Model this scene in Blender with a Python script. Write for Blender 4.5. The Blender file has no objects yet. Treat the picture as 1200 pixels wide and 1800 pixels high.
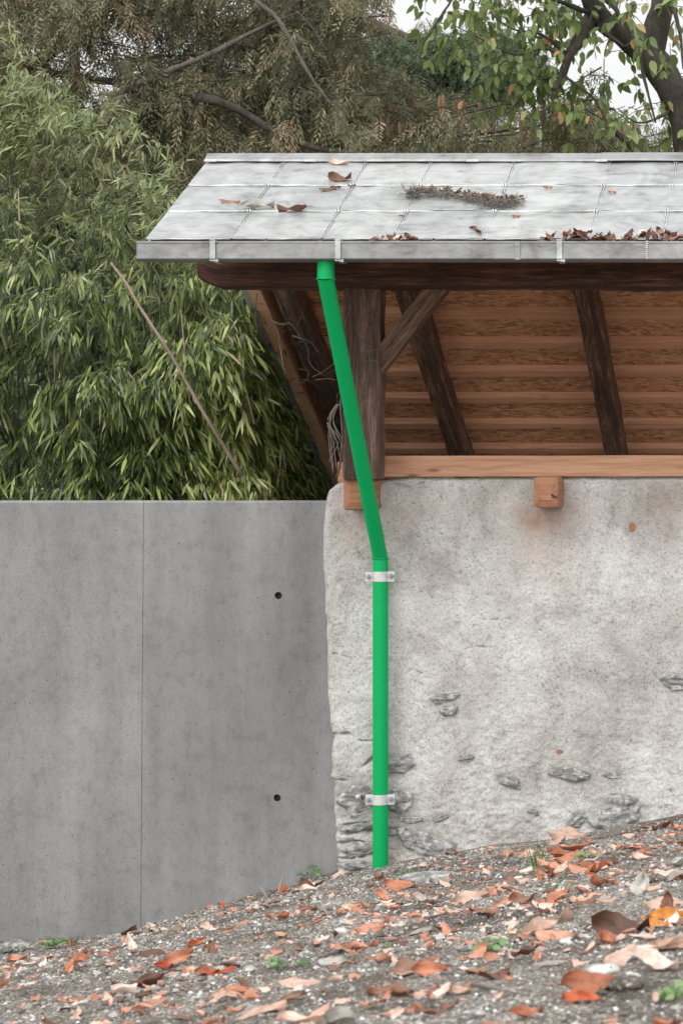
import bpy, math, random
import numpy as np
from mathutils import Vector, Matrix
random.seed(7); RNG = np.random.default_rng(7)
SC = bpy.context.scene
COL = SC.collection
R = math.radians

# ------------------------------------------------------------------ camera
FPX = 3400.0; VX = 1440.0; VY = 860.0        # focal length and eye point in photo pixels
cam_d = bpy.data.cameras.new('camera'); cam = bpy.data.objects.new('camera', cam_d); COL.objects.link(cam)
cam.location = (0, 0, 0); cam.rotation_euler = (R(90), 0, 0)
cam_d.sensor_fit = 'HORIZONTAL'; cam_d.sensor_width = 24.0; cam_d.lens = 68.0
cam_d.shift_x = -0.70; cam_d.shift_y = -0.0333
cam_d.clip_start = 0.1; cam_d.clip_end = 2000
cam_d.dof.use_dof = True; cam_d.dof.focus_distance = 10.6; cam_d.dof.aperture_fstop = 6.3
SC.camera = cam

# ------------------------------------------------------------------ sky, sun, exposure (overcast)
SUN_DIR = Vector((0.42, 0.62, -0.80)).normalized()      # direction the light travels
w = bpy.data.worlds.new("World"); SC.world = w; w.use_nodes = True
nt = w.node_tree; nt.nodes.clear()
out = nt.nodes.new('ShaderNodeOutputWorld'); bg = nt.nodes.new('ShaderNodeBackground')
sky = nt.nodes.new('ShaderNodeTexSky'); sky.sky_type = 'NISHITA'; sky.sun_disc = False
sky.sun_elevation = math.asin(-SUN_DIR.z); sky.sun_rotation = math.atan2(-SUN_DIR.x, -SUN_DIR.y)
hs = nt.nodes.new('ShaderNodeHueSaturation'); hs.inputs['Saturation'].default_value = 0.12
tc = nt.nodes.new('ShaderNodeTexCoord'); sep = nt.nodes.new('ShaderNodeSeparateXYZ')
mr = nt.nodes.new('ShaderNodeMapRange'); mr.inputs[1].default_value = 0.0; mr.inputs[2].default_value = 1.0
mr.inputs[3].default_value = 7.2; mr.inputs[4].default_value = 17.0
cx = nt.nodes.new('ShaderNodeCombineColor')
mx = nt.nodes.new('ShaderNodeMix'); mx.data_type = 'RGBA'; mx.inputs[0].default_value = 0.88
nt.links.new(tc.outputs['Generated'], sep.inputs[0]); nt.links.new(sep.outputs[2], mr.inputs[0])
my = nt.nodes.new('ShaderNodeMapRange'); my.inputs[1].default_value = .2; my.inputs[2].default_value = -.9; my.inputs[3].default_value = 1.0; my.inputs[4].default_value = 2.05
mm = nt.nodes.new('ShaderNodeMath'); mm.operation = 'MULTIPLY'      # cloud brightened on the sun's side, behind the camera, as added fill
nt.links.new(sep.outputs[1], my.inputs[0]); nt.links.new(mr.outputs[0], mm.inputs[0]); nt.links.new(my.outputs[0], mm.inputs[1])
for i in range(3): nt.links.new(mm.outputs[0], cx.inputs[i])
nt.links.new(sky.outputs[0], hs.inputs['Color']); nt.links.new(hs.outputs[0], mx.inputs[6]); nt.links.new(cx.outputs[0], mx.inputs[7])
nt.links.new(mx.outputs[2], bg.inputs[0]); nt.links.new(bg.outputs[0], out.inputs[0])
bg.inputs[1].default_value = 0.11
sd = bpy.data.lights.new('sun', 'SUN'); sd.energy = 1.1; sd.angle = R(22); sd.color = (1, 0.985, 0.96)
sun = bpy.data.objects.new('sun', sd); COL.objects.link(sun); sun.rotation_euler = SUN_DIR.to_track_quat('-Z', 'Y').to_euler()
SC.view_settings.view_transform = 'Standard'; SC.view_settings.look = 'None'
SC.view_settings.exposure = 0.0; SC.view_settings.gamma = 1.0

# ------------------------------------------------------------------ helpers
def P(px, py, D): return np.array([(px - VX) / FPX * D, D, (VY - py) / FPX * D])
def PX(px, D): return (px - VX) / FPX * D
def PZ(py, D): return (VY - py) / FPX * D

def h2(ix, iy, s):
    n = (ix.astype(np.int64) * 374761393 + iy.astype(np.int64) * 668265263 + s * 1274126177) & 0x7fffffff
    n = ((n ^ (n >> 13)) * 1274126177) & 0x7fffffff
    return ((n ^ (n >> 16)) & 0xffff) / 65535.0
def vnoise(x, y, s=0):
    x = np.asarray(x, float); y = np.asarray(y, float)
    ix = np.floor(x); iy = np.floor(y); fx = x - ix; fy = y - iy
    fx = fx * fx * (3 - 2 * fx); fy = fy * fy * (3 - 2 * fy)
    ix = ix.astype(np.int64); iy = iy.astype(np.int64)
    a = h2(ix, iy, s); b = h2(ix + 1, iy, s); c = h2(ix, iy + 1, s); d = h2(ix + 1, iy + 1, s)
    return (a + (b - a) * fx) * (1 - fy) + (c + (d - c) * fx) * fy - 0.5
def fbm(x, y, o=4, s=0):
    r = 0; a = 1.0; f = 1.0
    for i in range(o):
        r = r + a * vnoise(x * f + 17.3 * i, y * f - 9.1 * i, s + i); a *= 0.5; f *= 2.03
    return r

def mesh_of(name, V, Fs, uv=None, attr=None, smooth=False):
    """V (n,3); Fs: list of int arrays (m,k); uv per-vertex; attr dict of per-vertex floats"""
    V = np.asarray(V, float)
    if not isinstance(Fs, list) or (len(Fs) and not isinstance(Fs[0], np.ndarray)):
        g = {}
        for f in Fs: g.setdefault(len(f), []).append(f)
        Fs = [np.array(v, int) for v in g.values()]
    me = bpy.data.meshes.new(name)
    nl = sum(f.size for f in Fs); npoly = sum(len(f) for f in Fs)
    me.vertices.add(len(V)); me.loops.add(nl); me.polygons.add(npoly)
    me.vertices.foreach_set('co', V.astype(np.float32).ravel())
    li = np.concatenate([f.ravel() for f in Fs]).astype(np.int32)
    me.loops.foreach_set('vertex_index', li)
    st = []; o = 0
    for f in Fs: st.append(o + np.arange(len(f)) * f.shape[1]); o += f.size
    me.polygons.foreach_set('loop_start', np.concatenate(st).astype(np.int32))
    me.update(calc_edges=True)
    if uv is not None:
        l = me.uv_layers.new(name='UVMap'); l.data.foreach_set('uv', np.asarray(uv, np.float32)[li].ravel())
    if attr:
        for k, a in attr.items():
            at = me.attributes.new(k, 'FLOAT', 'POINT'); at.data.foreach_set('value', np.asarray(a, np.float32))
    me.polygons.foreach_set('use_smooth', np.full(npoly, smooth))
    me.validate()
    return me

def setp(o, label=None, cat=None, group=None, kind=None):
    if label: o['label'] = label
    if cat: o['category'] = cat
    if group: o['group'] = group
    if kind: o['kind'] = kind
    return o
def root_of(o):
    while o.parent: o = o.parent
    return o
def thing(name, label, cat, loc, group=None):
    o = bpy.data.objects.new(name, None); COL.objects.link(o); o.location = [float(v) for v in loc]
    o.empty_display_size = 0.1
    return setp(o, label, cat, group)
def mk(name, V, Fs, mat, parent=None, uv=None, attr=None, smooth=False, loc=None, bevel=0):
    """world-space vertices; a part is stored relative to its thing's base"""
    V = np.asarray(V, float)
    off = np.zeros(3)
    if parent is not None: off = np.array(root_of(parent).location)
    elif loc is not None: off = np.asarray(loc, float)
    me = mesh_of(name, V - off, Fs, uv, attr, smooth)
    me.materials.append(mat)
    o = bpy.data.objects.new(name, me); COL.objects.link(o)
    if parent is not None: o.parent = parent
    elif loc is not None: o.location = [float(v) for v in loc]
    if bevel:
        b = o.modifiers.new('bevel', 'BEVEL'); b.width = bevel; b.segments = 2; b.limit_method = 'ANGLE'
    return o

class MB:
    """collects geometry into one mesh"""
    def __init__(s): s.V = []; s.F = {}; s.UV = []; s.A = []; s.n = 0
    def add(s, V, F, uv=None, a=None):
        V = np.asarray(V, float)
        if isinstance(F, np.ndarray): F = [F]
        for f in F:
            f = np.asarray(f)
            if f.ndim == 1: f = f[None]
            s.F.setdefault(f.shape[1], []).append(f + s.n)
        s.V.append(V); s.UV.append(np.zeros((len(V), 2)) if uv is None else np.asarray(uv))
        s.A.append(np.zeros(len(V)) if a is None else (np.full(len(V), a) if np.isscalar(a) else np.asarray(a)))
        s.n += len(V)
    def build(s, name, mat, parent=None, smooth=False, loc=None, bevel=0):
        return mk(name, np.vstack(s.V), [np.vstack(v) for v in s.F.values()], mat, parent, np.vstack(s.UV), {'rnd': np.concatenate(s.A)}, smooth, loc, bevel)

def box(x0, x1, y0, y1, z0, z1):
    V = np.array([[x, y, z] for z in (z0, z1) for y in (y0, y1) for x in (x0, x1)], float)
    F = np.array([[0, 2, 3, 1], [4, 5, 7, 6], [0, 1, 5, 4], [2, 6, 7, 3], [0, 4, 6, 2], [1, 3, 7, 5]])
    return V, F
def frames(pts, up=(0, 0, 1)):
    pts = np.asarray(pts, float); t = np.gradient(pts, axis=0); t /= np.linalg.norm(t, axis=1)[:, None] + 1e-9
    up = np.asarray(up, float)
    s = np.cross(t, up); bad = np.linalg.norm(s, axis=1) < 0.05
    s[bad] = np.cross(t[bad], np.array([1.0, 0, 0.01]))
    s /= np.linalg.norm(s, axis=1)[:, None]
    u = np.cross(s, t)
    return t, s, u
def tube(pts, rad, n=8, cap=True, rough=0.0, seed=0, up=(0, 0, 1)):
    pts = np.asarray(pts, float); m = len(pts); rad = np.broadcast_to(np.asarray(rad, float), (m,))
    t, s, u = frames(pts, up)
    a = np.arange(n) * 2 * math.pi / n
    ln = np.concatenate([[0], np.cumsum(np.linalg.norm(np.diff(pts, axis=0), axis=1))])
    rr = rad[:, None] * np.ones(n)[None]
    if rough: rr = rr * (1 + rough * (2 * vnoise(ln[:, None] / (rad.max() * 2.5) + 0 * a[None], a[None] * 1.3 + 0 * ln[:, None], seed) + vnoise(ln[:, None] / (rad.max() * .8), a[None] * 3, seed + 4)))
    V = pts[:, None] + rr[..., None] * (np.cos(a)[None, :, None] * s[:, None] + np.sin(a)[None, :, None] * u[:, None])
    uv = np.stack([np.repeat(ln, n), np.tile(a * rad.mean(), m)], 1)
    V = V.reshape(-1, 3); i = np.arange(m - 1)[:, None] * n; j = np.arange(n)[None]; k = (j + 1) % n
    F = np.stack([i + j, i + k, i + n + k, i + n + j], -1).reshape(-1, 4)
    Fs = [F]
    if cap: Fs += [np.arange(n)[::-1][None], (np.arange(n) + (m - 1) * n)[None]]
    return V, Fs, uv
def smooth_path(pts, n=24):
    pts = np.asarray(pts, float); m = len(pts)
    if m < 3: return pts[0] + (pts[-1] - pts[0]) * np.linspace(0, 1, n)[:, None]
    T = np.linspace(0, m - 1, n); o = []
    for t in T:
        i = min(int(t), m - 2); f = t - i
        p0 = pts[max(i - 1, 0)]; p1 = pts[i]; p2 = pts[i + 1]; p3 = pts[min(i + 2, m - 1)]
        o.append(0.5 * (2 * p1 + (p2 - p0) * f + (2 * p0 - 5 * p1 + 4 * p2 - p3) * f * f + (3 * p1 - p0 - 3 * p2 + p3) * f ** 3))
    return np.array(o)
def timber(p0, p1, w, h, up=(0, 0, 1), rough=0.006, seed=0, seg=24, cr=0.015):
    """squared timber with worn corners, its axis from p0 to p1, UV u = metres along"""
    p0 = np.asarray(p0, float); p1 = np.asarray(p1, float); L = np.linalg.norm(p1 - p0)
    pts = p0 + (p1 - p0) * np.linspace(0, 1, seg)[:, None]
    t, s, u = frames(pts, up)
    prof = []
    hw, hh = w / 2, h / 2
    for (sx, sy) in ((1, -1), (1, 1), (-1, 1), (-1, -1)):
        a = (sx * (hw), sy * (hh - cr)); b = (sx * (hw - cr * .3), sy * (hh - cr * .3)); c = (sx * (hw - cr), sy * hh)
        prof += [a, b, c] if sx * sy > 0 else [c, b, a]
    # midpoints on the sides
    pr = []
    for i, q in enumerate(prof):
        pr.append(q); q2 = prof[(i + 1) % len(prof)]
        if math.hypot(q[0] - q2[0], q[1] - q2[1]) > 2.5 * cr: pr += [((q[0] * .67 + q2[0] * .33), (q[1] * .67 + q2[1] * .33)), ((q[0] * .33 + q2[0] * .67), (q[1] * .33 + q2[1] * .67))]
    pr = np.array(pr); n = len(pr)
    per = np.concatenate([[0], np.cumsum(np.linalg.norm(np.diff(pr, axis=0), axis=1))])
    l = np.linspace(0, L, seg)
    d = 1 + 0 * l[:, None] * pr[None, :, 0]
    nx = rough * (2.2 * vnoise(l[:, None] * 2.2, per[None] * 3, seed) + 1.3 * vnoise(l[:, None] * 9, per[None] * 30, seed + 1))
    nrm = pr / (np.linalg.norm(pr, axis=1)[:, None] + 1e-9)
    bend = rough * 2.0 * vnoise(l * 0.9, l * 0, seed + 5)
    a = pr[None, :, 0] + nrm[None, :, 0] * nx + 0 * d; b = pr[None, :, 1] + nrm[None, :, 1] * nx + bend[:, None]
    V = (pts[:, None] + a[..., None] * s[:, None] + b[..., None] * u[:, None]).reshape(-1, 3)
    uv = np.stack([np.repeat(l, n) + seed * 1.37, np.tile(per, seg) + seed * .71], 1)
    i = np.arange(seg - 1)[:, None] * n; j = np.arange(n)[None]; k = (j + 1) % n
    F = np.stack([i + j, i + k, i + n + k, i + n + j], -1).reshape(-1, 4)
    return V, [F, np.arange(n)[::-1][None], (np.arange(n) + (seg - 1) * n)[None]], uv

# ------------------------------------------------------------------ materials
def new_mat(name):
    m = bpy.data.materials.new(name); m.use_nodes = True
    nt = m.node_tree; b = nt.nodes['Principled BSDF']
    return m, nt, b
def N(nt, t, **kw):
    n = nt.nodes.new('ShaderNode' + t)
    for k, v in kw.items(): setattr(n, k, v)
    return n
def coords(nt, kind='Object', scale=(1, 1, 1)):
    c = N(nt, 'TexCoord'); m = N(nt, 'Mapping'); m.inputs['Scale'].default_value = scale
    nt.links.new(c.outputs[kind], m.inputs[0]); return m.outputs[0]
def noise(nt, vec, scale, detail=4, rough=.55, dist=0):
    n = N(nt, 'TexNoise'); n.inputs['Scale'].default_value = scale; n.inputs['Detail'].default_value = detail
    n.inputs['Roughness'].default_value = rough; n.inputs['Distortion'].default_value = dist
    nt.links.new(vec, n.inputs['Vector']); return n.outputs['Fac']
def ramp(nt, fac, stops, interp='LINEAR'):
    r = N(nt, 'ValToRGB'); r.color_ramp.interpolation = interp
    while len(r.color_ramp.elements) < len(stops): r.color_ramp.elements.new(0.5)
    for e, (p, c) in zip(r.color_ramp.elements, stops):
        e.position = p; e.color = (c, c, c, 1) if not isinstance(c, tuple) else (*c, 1)
    nt.links.new(fac, r.inputs[0]); return r.outputs[0]
def mix(nt, a, b, fac=0.5, mode='MIX'):
    m = N(nt, 'Mix', data_type='RGBA', blend_type=mode)
    for si, v in ((0, fac), (6, a), (7, b)):
        sock = m.inputs[si]
        if isinstance(v, (int, float)) and si == 0: sock.default_value = v
        elif isinstance(v, tuple): sock.default_value = (*v, 1)
        elif isinstance(v, (int, float)): sock.default_value = (v, v, v, 1)
        else: nt.links.new(v, sock)
    return m.outputs[2]
def bump(nt, h, strength=.5, dist=.01, prev=None):
    b = N(nt, 'Bump'); b.inputs['Strength'].default_value = strength; b.inputs['Distance'].default_value = dist
    nt.links.new(h, b.inputs['Height'])
    if prev is not None: nt.links.new(prev, b.inputs['Normal'])
    return b.outputs[0]
def attr(nt, name):
    a = N(nt, 'Attribute', attribute_name=name); return a.outputs['Fac']

def mat_plaster():
    m, nt, b = new_mat('lime_plaster'); L = nt.links.new
    v = coords(nt)
    big = noise(nt, v, 1.6, 5, .6, .3); mid = noise(nt, v, 9, 6, .65); fine = noise(nt, v, 70, 5, .7); grit = noise(nt, v, 240, 2, .5)
    sm = noise(nt, v, 28, 6, .75, .3)
    c = ramp(nt, big, [(.32, (.39, .372, .348)), (.48, (.52, .506, .485)), (.62, (.625, .614, .596))])
    c = mix(nt, c, ramp(nt, mid, [(.3, .78), (.5, 1.0), (.75, 1.06)]), .8, 'MULTIPLY')
    c = mix(nt, c, ramp(nt, sm, [(.34, .62), (.46, .97), (.7, 1.08)]), ramp(nt, noise(nt, v, 2.6, 3, .6), [(.38, .35), (.6, 1.0)]), 'MULTIPLY')
    c = mix(nt, c, ramp(nt, fine, [(.33, .42), (.45, 1.0), (.7, 1.16)]), .8, 'MULTIPLY')
    c = mix(nt, c, ramp(nt, grit, [(.30, .40), (.42, 1.0)]), .75, 'MULTIPLY')
    pat = noise(nt, coords(nt, scale=(1, 1, .7)), 3.4, 6, .62, .8)
    c = mix(nt, c, ramp(nt, pat, [(.34, (.74, .725, .70)), (.46, (.94, .935, .925)), (.6, (1.05, 1.05, 1.05))]), 1.0, 'MULTIPLY')
    vo = N(nt, 'TexVoronoi'); vo.inputs['Scale'].default_value = 42; L(v, vo.inputs['Vector'])
    pm = ramp(nt, noise(nt, v, 5, 2, .5), [(.45, 0.0), (.62, 1.0)])
    pit = ramp(nt, vo.outputs['Distance'], [(.10, .35), (.2, 1.0)])
    c = mix(nt, c, mix(nt, c, pit, 1.0, 'MULTIPLY'), pm)
    c = mix(nt, c, (.40, .27, .20), mix(nt, 0.0, attr(nt, 'stain'), ramp(nt, mid, [(.3, .25), (.6, 1.0)])))
    c = mix(nt, c, ramp(nt, noise(nt, v, 26, 5, .6), [(.3, (.16, .16, .15)), (.7, (.36, .355, .34))]), attr(nt, 'stone'))
    L(c, b.inputs['Base Color']); b.inputs['Roughness'].default_value = .95
    n = bump(nt, mid, .2, .012); n = bump(nt, sm, .5, .008, n); n = bump(nt, fine, .8, .006, n); n = bump(nt, pit, .4, .004, n); n = bump(nt, grit, .5, .0025, n)
    L(n, b.inputs['Normal']); return m
def mat_stone():
    m, nt, b = new_mat('field_stone'); L = nt.links.new
    v = coords(nt, scale=(1, 1, 2.4))
    a = noise(nt, v, 14, 6, .6, .8); f = noise(nt, v, 90, 4, .6)
    c = ramp(nt, a, [(.3, (.12, .117, .112)), (.5, (.235, .23, .222)), (.68, (.42, .412, .40))])
    c = mix(nt, c, ramp(nt, f, [(.35, .7), (.6, 1.1)]), .7, 'MULTIPLY')
    L(c, b.inputs['Base Color']); b.inputs['Roughness'].default_value = .9
    c = mix(nt, c, (.50, .49, .47), ramp(nt, noise(nt, coords(nt), 22, 5, .7), [(.50, 0.0), (.60, .85)]))
    L(c, b.inputs['Base Color'])
    L(bump(nt, f, .5, .004, bump(nt, a, .5, .012)), b.inputs['Normal']); return m
def mat_concrete():
    m, nt, b = new_mat('cast_concrete'); L = nt.links.new
    v = coords(nt); vs = coords(nt, scale=(1, 1, .10)); vs2 = coords(nt, scale=(1, 1, .22))
    big = noise(nt, v, 1.0, 4, .5, .4); st = noise(nt, vs, 4.5, 3, .45); st2 = noise(nt, vs2, 9, 4, .5, .15)
    mid = noise(nt, v, 9, 6, .65); fine = noise(nt, v, 110, 4, .7)
    c = ramp(nt, big, [(.25, .185), (.5, .225), (.75, .27)])
    c = mix(nt, c, ramp(nt, st, [(.33, .86), (.47, .97), (.56, 1.02), (.62, 1.08), (.68, 1.14)]), 1.0, 'MULTIPLY')
    c = mix(nt, c, ramp(nt, st2, [(.3, .96), (.5, 1.0), (.7, 1.06)]), .8, 'MULTIPLY')
    c = mix(nt, c, ramp(nt, mid, [(.34, .80), (.48, 1.0), (.7, 1.07)]), .8, 'MULTIPLY')
    c = mix(nt, c, ramp(nt, fine, [(.34, .62), (.44, .98), (.7, 1.12)]), .85, 'MULTIPLY')
    vo = N(nt, 'TexVoronoi'); vo.inputs['Scale'].default_value = 14; L(v, vo.inputs['Vector'])
    hole = ramp(nt, vo.outputs['Distance'], [(.045, .22), (.075, 1.0)])
    m2 = noise(nt, coords(nt, scale=(1, 1, .5)), 30, 5, .75); c = mix(nt, c, ramp(nt, m2, [(.34, .80), (.46, 1.0), (.68, 1.08)]), .8, 'MULTIPLY')
    c = mix(nt, c, hole, .8, 'MULTIPLY')
    L(c, b.inputs['Base Color']); b.inputs['Roughness'].default_value = .85
    L(bump(nt, hole, .4, .004, bump(nt, fine, .25, .003, bump(nt, mid, .2, .006))), b.inputs['Normal']); return m
def mat_ground():
    m, nt, b = new_mat('gravel_soil'); L = nt.links.new
    v = coords(nt)
    big = noise(nt, v, 1.7, 4, .6, .5); mid = noise(nt, v, 14, 5, .7); f = noise(nt, v, 130, 4, .75)
    vo = N(nt, 'TexVoronoi'); vo.inputs['Scale'].default_value = 150; L(v, vo.inputs['Vector'])
    sp = N(nt, 'SeparateColor'); L(vo.outputs['Color'], sp.inputs[0])
    c = ramp(nt, big, [(.34, (.09, .074, .058)), (.5, (.20, .178, .15)), (.66, (.31, .288, .258))])
    c = mix(nt, c, ramp(nt, mid, [(.3, .45), (.5, 1.0), (.7, 1.35)]), .9, 'MULTIPLY')
    g = ramp(nt, sp.outputs[0], [(.0, .35), (.5, .9), (.8, 1.3), (.93, 3.2)])
    c = mix(nt, c, g, .85, 'MULTIPLY')
    L(c, b.inputs['Base Color']); b.inputs['Roughness'].default_value = .95
    L(bump(nt, f, .9, .012, bump(nt, vo.outputs['Distance'], -.6, .01, bump(nt, mid, .8, .03))), b.inputs['Normal']); return m
def mat_pebble():
    m, nt, b = new_mat('gravel_stone'); L = nt.links.new
    c = ramp(nt, attr(nt, 'rnd'), [(0, (.07, .060, .05)), (.3, (.17, .152, .132)), (.6, (.30, .278, .25)), (.85, (.47, .455, .435)), (1, (.78, .77, .76))])
    v = coords(nt); c = mix(nt, c, ramp(nt, noise(nt, v, 150, 3), [(.3, .75), (.7, 1.15)]), .8, 'MULTIPLY')
    L(c, b.inputs['Base Color']); b.inputs['Roughness'].default_value = .85; return m
def mat_old_wood(name='old_wood', dark=(.022, .013, .010), mid_=(.062, .036, .027), lite=(.135, .088, .068)):
    m, nt, b = new_mat(name); L = nt.links.new
    v = coords(nt, 'UV', (1.2, 14, 1)); v2 = coords(nt, 'UV', (5, 60, 1)); v3 = coords(nt, 'UV', (1, 1.6, 1))
    g = noise(nt, v, 2.2, 6, .6, .6); g2 = noise(nt, v2, 2.0, 4, .7, .3); bl = noise(nt, v3, 2.6, 4, .6)
    c = ramp(nt, g, [(.32, dark), (.5, mid_), (.68, lite)])
    c = mix(nt, c, ramp(nt, g2, [(.38, .4), (.58, 1.35)]), .85, 'MULTIPLY')
    c = mix(nt, c, ramp(nt, bl, [(.35, .62), (.55, 1.0), (.75, 1.5)]), .8, 'MULTIPLY')
    L(c, b.inputs['Base Color']); b.inputs['Roughness'].default_value = .85
    L(bump(nt, g2, .7, .006, bump(nt, g, .8, .015)), b.inputs['Normal']); return m
def mat_new_wood(name, c0, c1, c2, knots=True):
    m, nt, b = new_mat(name); L = nt.links.new
    v = coords(nt, 'UV', (.7, 12, 1)); g = noise(nt, v, 3, 5, .55, 1.2); g2 = noise(nt, coords(nt, 'UV', (3, 70, 1)), 2, 3, .6)
    c = ramp(nt, g, [(.3, c0), (.5, c1), (.72, c2)])
    c = mix(nt, c, ramp(nt, g2, [(.35, .82), (.6, 1.06)]), .6, 'MULTIPLY')
    if knots:
        vo = N(nt, 'TexVoronoi'); vo.inputs['Scale'].default_value = 1; L(coords(nt, 'UV', (3.2, 11, 1)), vo.inputs['Vector'])
        k = ramp(nt, vo.outputs['Distance'], [(.05, (.35, .25, .2)), (.13, (.85, .8, .78)), (.2, (1., 1., 1.))])
        c = mix(nt, c, k, .85, 'MULTIPLY')
    L(c, b.inputs['Base Color']); b.inputs['Roughness'].default_value = .7
    L(bump(nt, g2, .2, .002), b.inputs['Normal']); return m
def mat_osb():
    m, nt, b = new_mat('strand_board'); L = nt.links.new
    u = coords(nt, 'UV'); nz = N(nt, 'TexNoise'); nz.inputs['Scale'].default_value = 7; L(u, nz.inputs['Vector'])
    cols = []
    for sc, rot in (((14, 60, 1), 0.12), ((20, 52, 1), -.28)):
        mp = N(nt, 'Mapping'); mp.inputs['Scale'].default_value = sc; mp.inputs['Rotation'].default_value = (0, 0, 0)
        r = N(nt, 'VectorRotate'); r.rotation_type = 'Z_AXIS'; r.inputs['Angle'].default_value = rot
        ad = N(nt, 'MixRGB') if False else N(nt, 'Mix', data_type='RGBA', blend_type='ADD'); ad.inputs[0].default_value = .09
        L(u, ad.inputs[6]); L(nz.outputs['Color'], ad.inputs[7]); L(ad.outputs[2], r.inputs['Vector']); L(r.outputs[0], mp.inputs[0])
        vo = N(nt, 'TexVoronoi'); vo.inputs['Scale'].default_value = 1; L(mp.outputs[0], vo.inputs['Vector'])
        sp = N(nt, 'SeparateColor'); L(vo.outputs['Color'], sp.inputs[0]); cols.append(sp.outputs[0])
    c1 = ramp(nt, cols[0], [(0, (.40, .17, .085)), (.25, (.62, .27, .135)), (.7, (.85, .45, .25)), (1, (.90, .64, .42))])
    c2 = ramp(nt, cols[1], [(0, (.38, .16, .08)), (.3, (.72, .33, .17)), (1, (.9, .53, .31))])
    c = mix(nt, c1, c2, ramp(nt, noise(nt, coords(nt, 'UV', (9, 30, 1)), 1.5, 3), [(.45, 0.0), (.55, 1.0)]))
    L(c, b.inputs['Base Color']); b.inputs['Roughness'].default_value = .75
    L(bump(nt, cols[0], .3, .003), b.inputs['Normal']); return m
def mat_zinc(name='galvanised_sheet', base=.62, rough=.42, tone=True):
    m, nt, b = new_mat(name); L = nt.links.new
    v = coords(nt, scale=(1, .8, .8)); a = noise(nt, v, 5, 5, .6, .9); s = noise(nt, coords(nt, scale=(.6, 1.5, 1.5)), 7, 7, .72, .5); f = noise(nt, v, 120, 3, .7)
    c = ramp(nt, a, [(.3, base * .74), (.5, base), (.7, base * 1.18)])
    c = mix(nt, c, ramp(nt, s, [(.33, .55), (.43, .90), (.53, 1.05), (.72, 1.18)]), .9, 'MULTIPLY')
    if tone: c = mix(nt, c, ramp(nt, attr(nt, 'rnd'), [(0, (.88, .92, .90)), (1, (1.1, 1.12, 1.11))]), 1, 'MULTIPLY')
    L(c, b.inputs['Base Color']); b.inputs['Metallic'].default_value = .55
    L(ramp(nt, s, [(.3, rough + .18), (.7, rough - .06)]), b.inputs['Roughness'])
    L(bump(nt, f, .08, .002, bump(nt, a, .25, .02)), b.inputs['Normal']); return m
def mat_plain(name, col, rough=.5, metal=0, var=.15, scale=30):
    m, nt, b = new_mat(name); L = nt.links.new
    n = noise(nt, coords(nt), scale, 4, .6)
    c = mix(nt, col, ramp(nt, n, [(.3, 1 - var), (.7, 1 + var)]), 1, 'MULTIPLY')
    L(c, b.inputs['Base Color']); b.inputs['Roughness'].default_value = rough; b.inputs['Metallic'].default_value = metal
    if name == 'green_paint': b.inputs['Specular IOR Level'].default_value = .22
    return m
def mat_leaf(name, stops, rough=.5, trans=.3, src='attr', tcol=1.3, veins=False):
    m, nt, b = new_mat(name); L = nt.links.new
    if src == 'attr': f = attr(nt, 'rnd')
    else: f = N(nt, 'ObjectInfo').outputs['Random']
    c = ramp(nt, f, stops)
    if veins:
        n1 = noise(nt, coords(nt, 'UV', (1, 1, 1)), 3.5, 4, .6, .4)
        c = mix(nt, c, ramp(nt, n1, [(.3, (.62, .55, .5)), (.5, (1., 1., 1.)), (.72, (1.35, 1.4, 1.4))]), .8, 'MULTIPLY')
        wv = N(nt, 'TexWave'); wv.bands_direction = 'DIAGONAL'; wv.inputs['Scale'].default_value = 2.6; L(coords(nt, 'UV', (1, 1, 1)), wv.inputs['Vector'])
        c = mix(nt, c, ramp(nt, wv.outputs['Fac'], [(.0, .86), (.35, 1.0)]), .6, 'MULTIPLY')
        L(bump(nt, n1, .5, .01), b.inputs['Normal'])
    L(c, b.inputs['Base Color']); b.inputs['Roughness'].default_value = rough
    if trans:
        t = N(nt, 'BsdfTranslucent'); L(mix(nt, c, tcol, 1, 'MULTIPLY'), t.inputs[0])
        s = N(nt, 'MixShader'); s.inputs[0].default_value = trans
        L(b.outputs[0], s.inputs[1]); L(t.outputs[0], s.inputs[2]); L(s.outputs[0], nt.nodes['Material Output'].inputs[0])
    return m
def mat_bark(name, c0, c1, sc=12):
    m, nt, b = new_mat(name); L = nt.links.new
    v = coords(nt, scale=(1, 1, .45)); a = noise(nt, v, sc, 6, .65, .4); f = noise(nt, v, sc * 6, 4, .7)
    c = mix(nt, ramp(nt, a, [(.32, c0), (.66, c1)]), ramp(nt, f, [(.3, .6), (.7, 1.3)]), .8, 'MULTIPLY')
    L(c, b.inputs['Base Color']); b.inputs['Roughness'].default_value = .9
    L(bump(nt, f, .6, .01, bump(nt, a, .8, .03)), b.inputs['Normal']); return m

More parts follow.
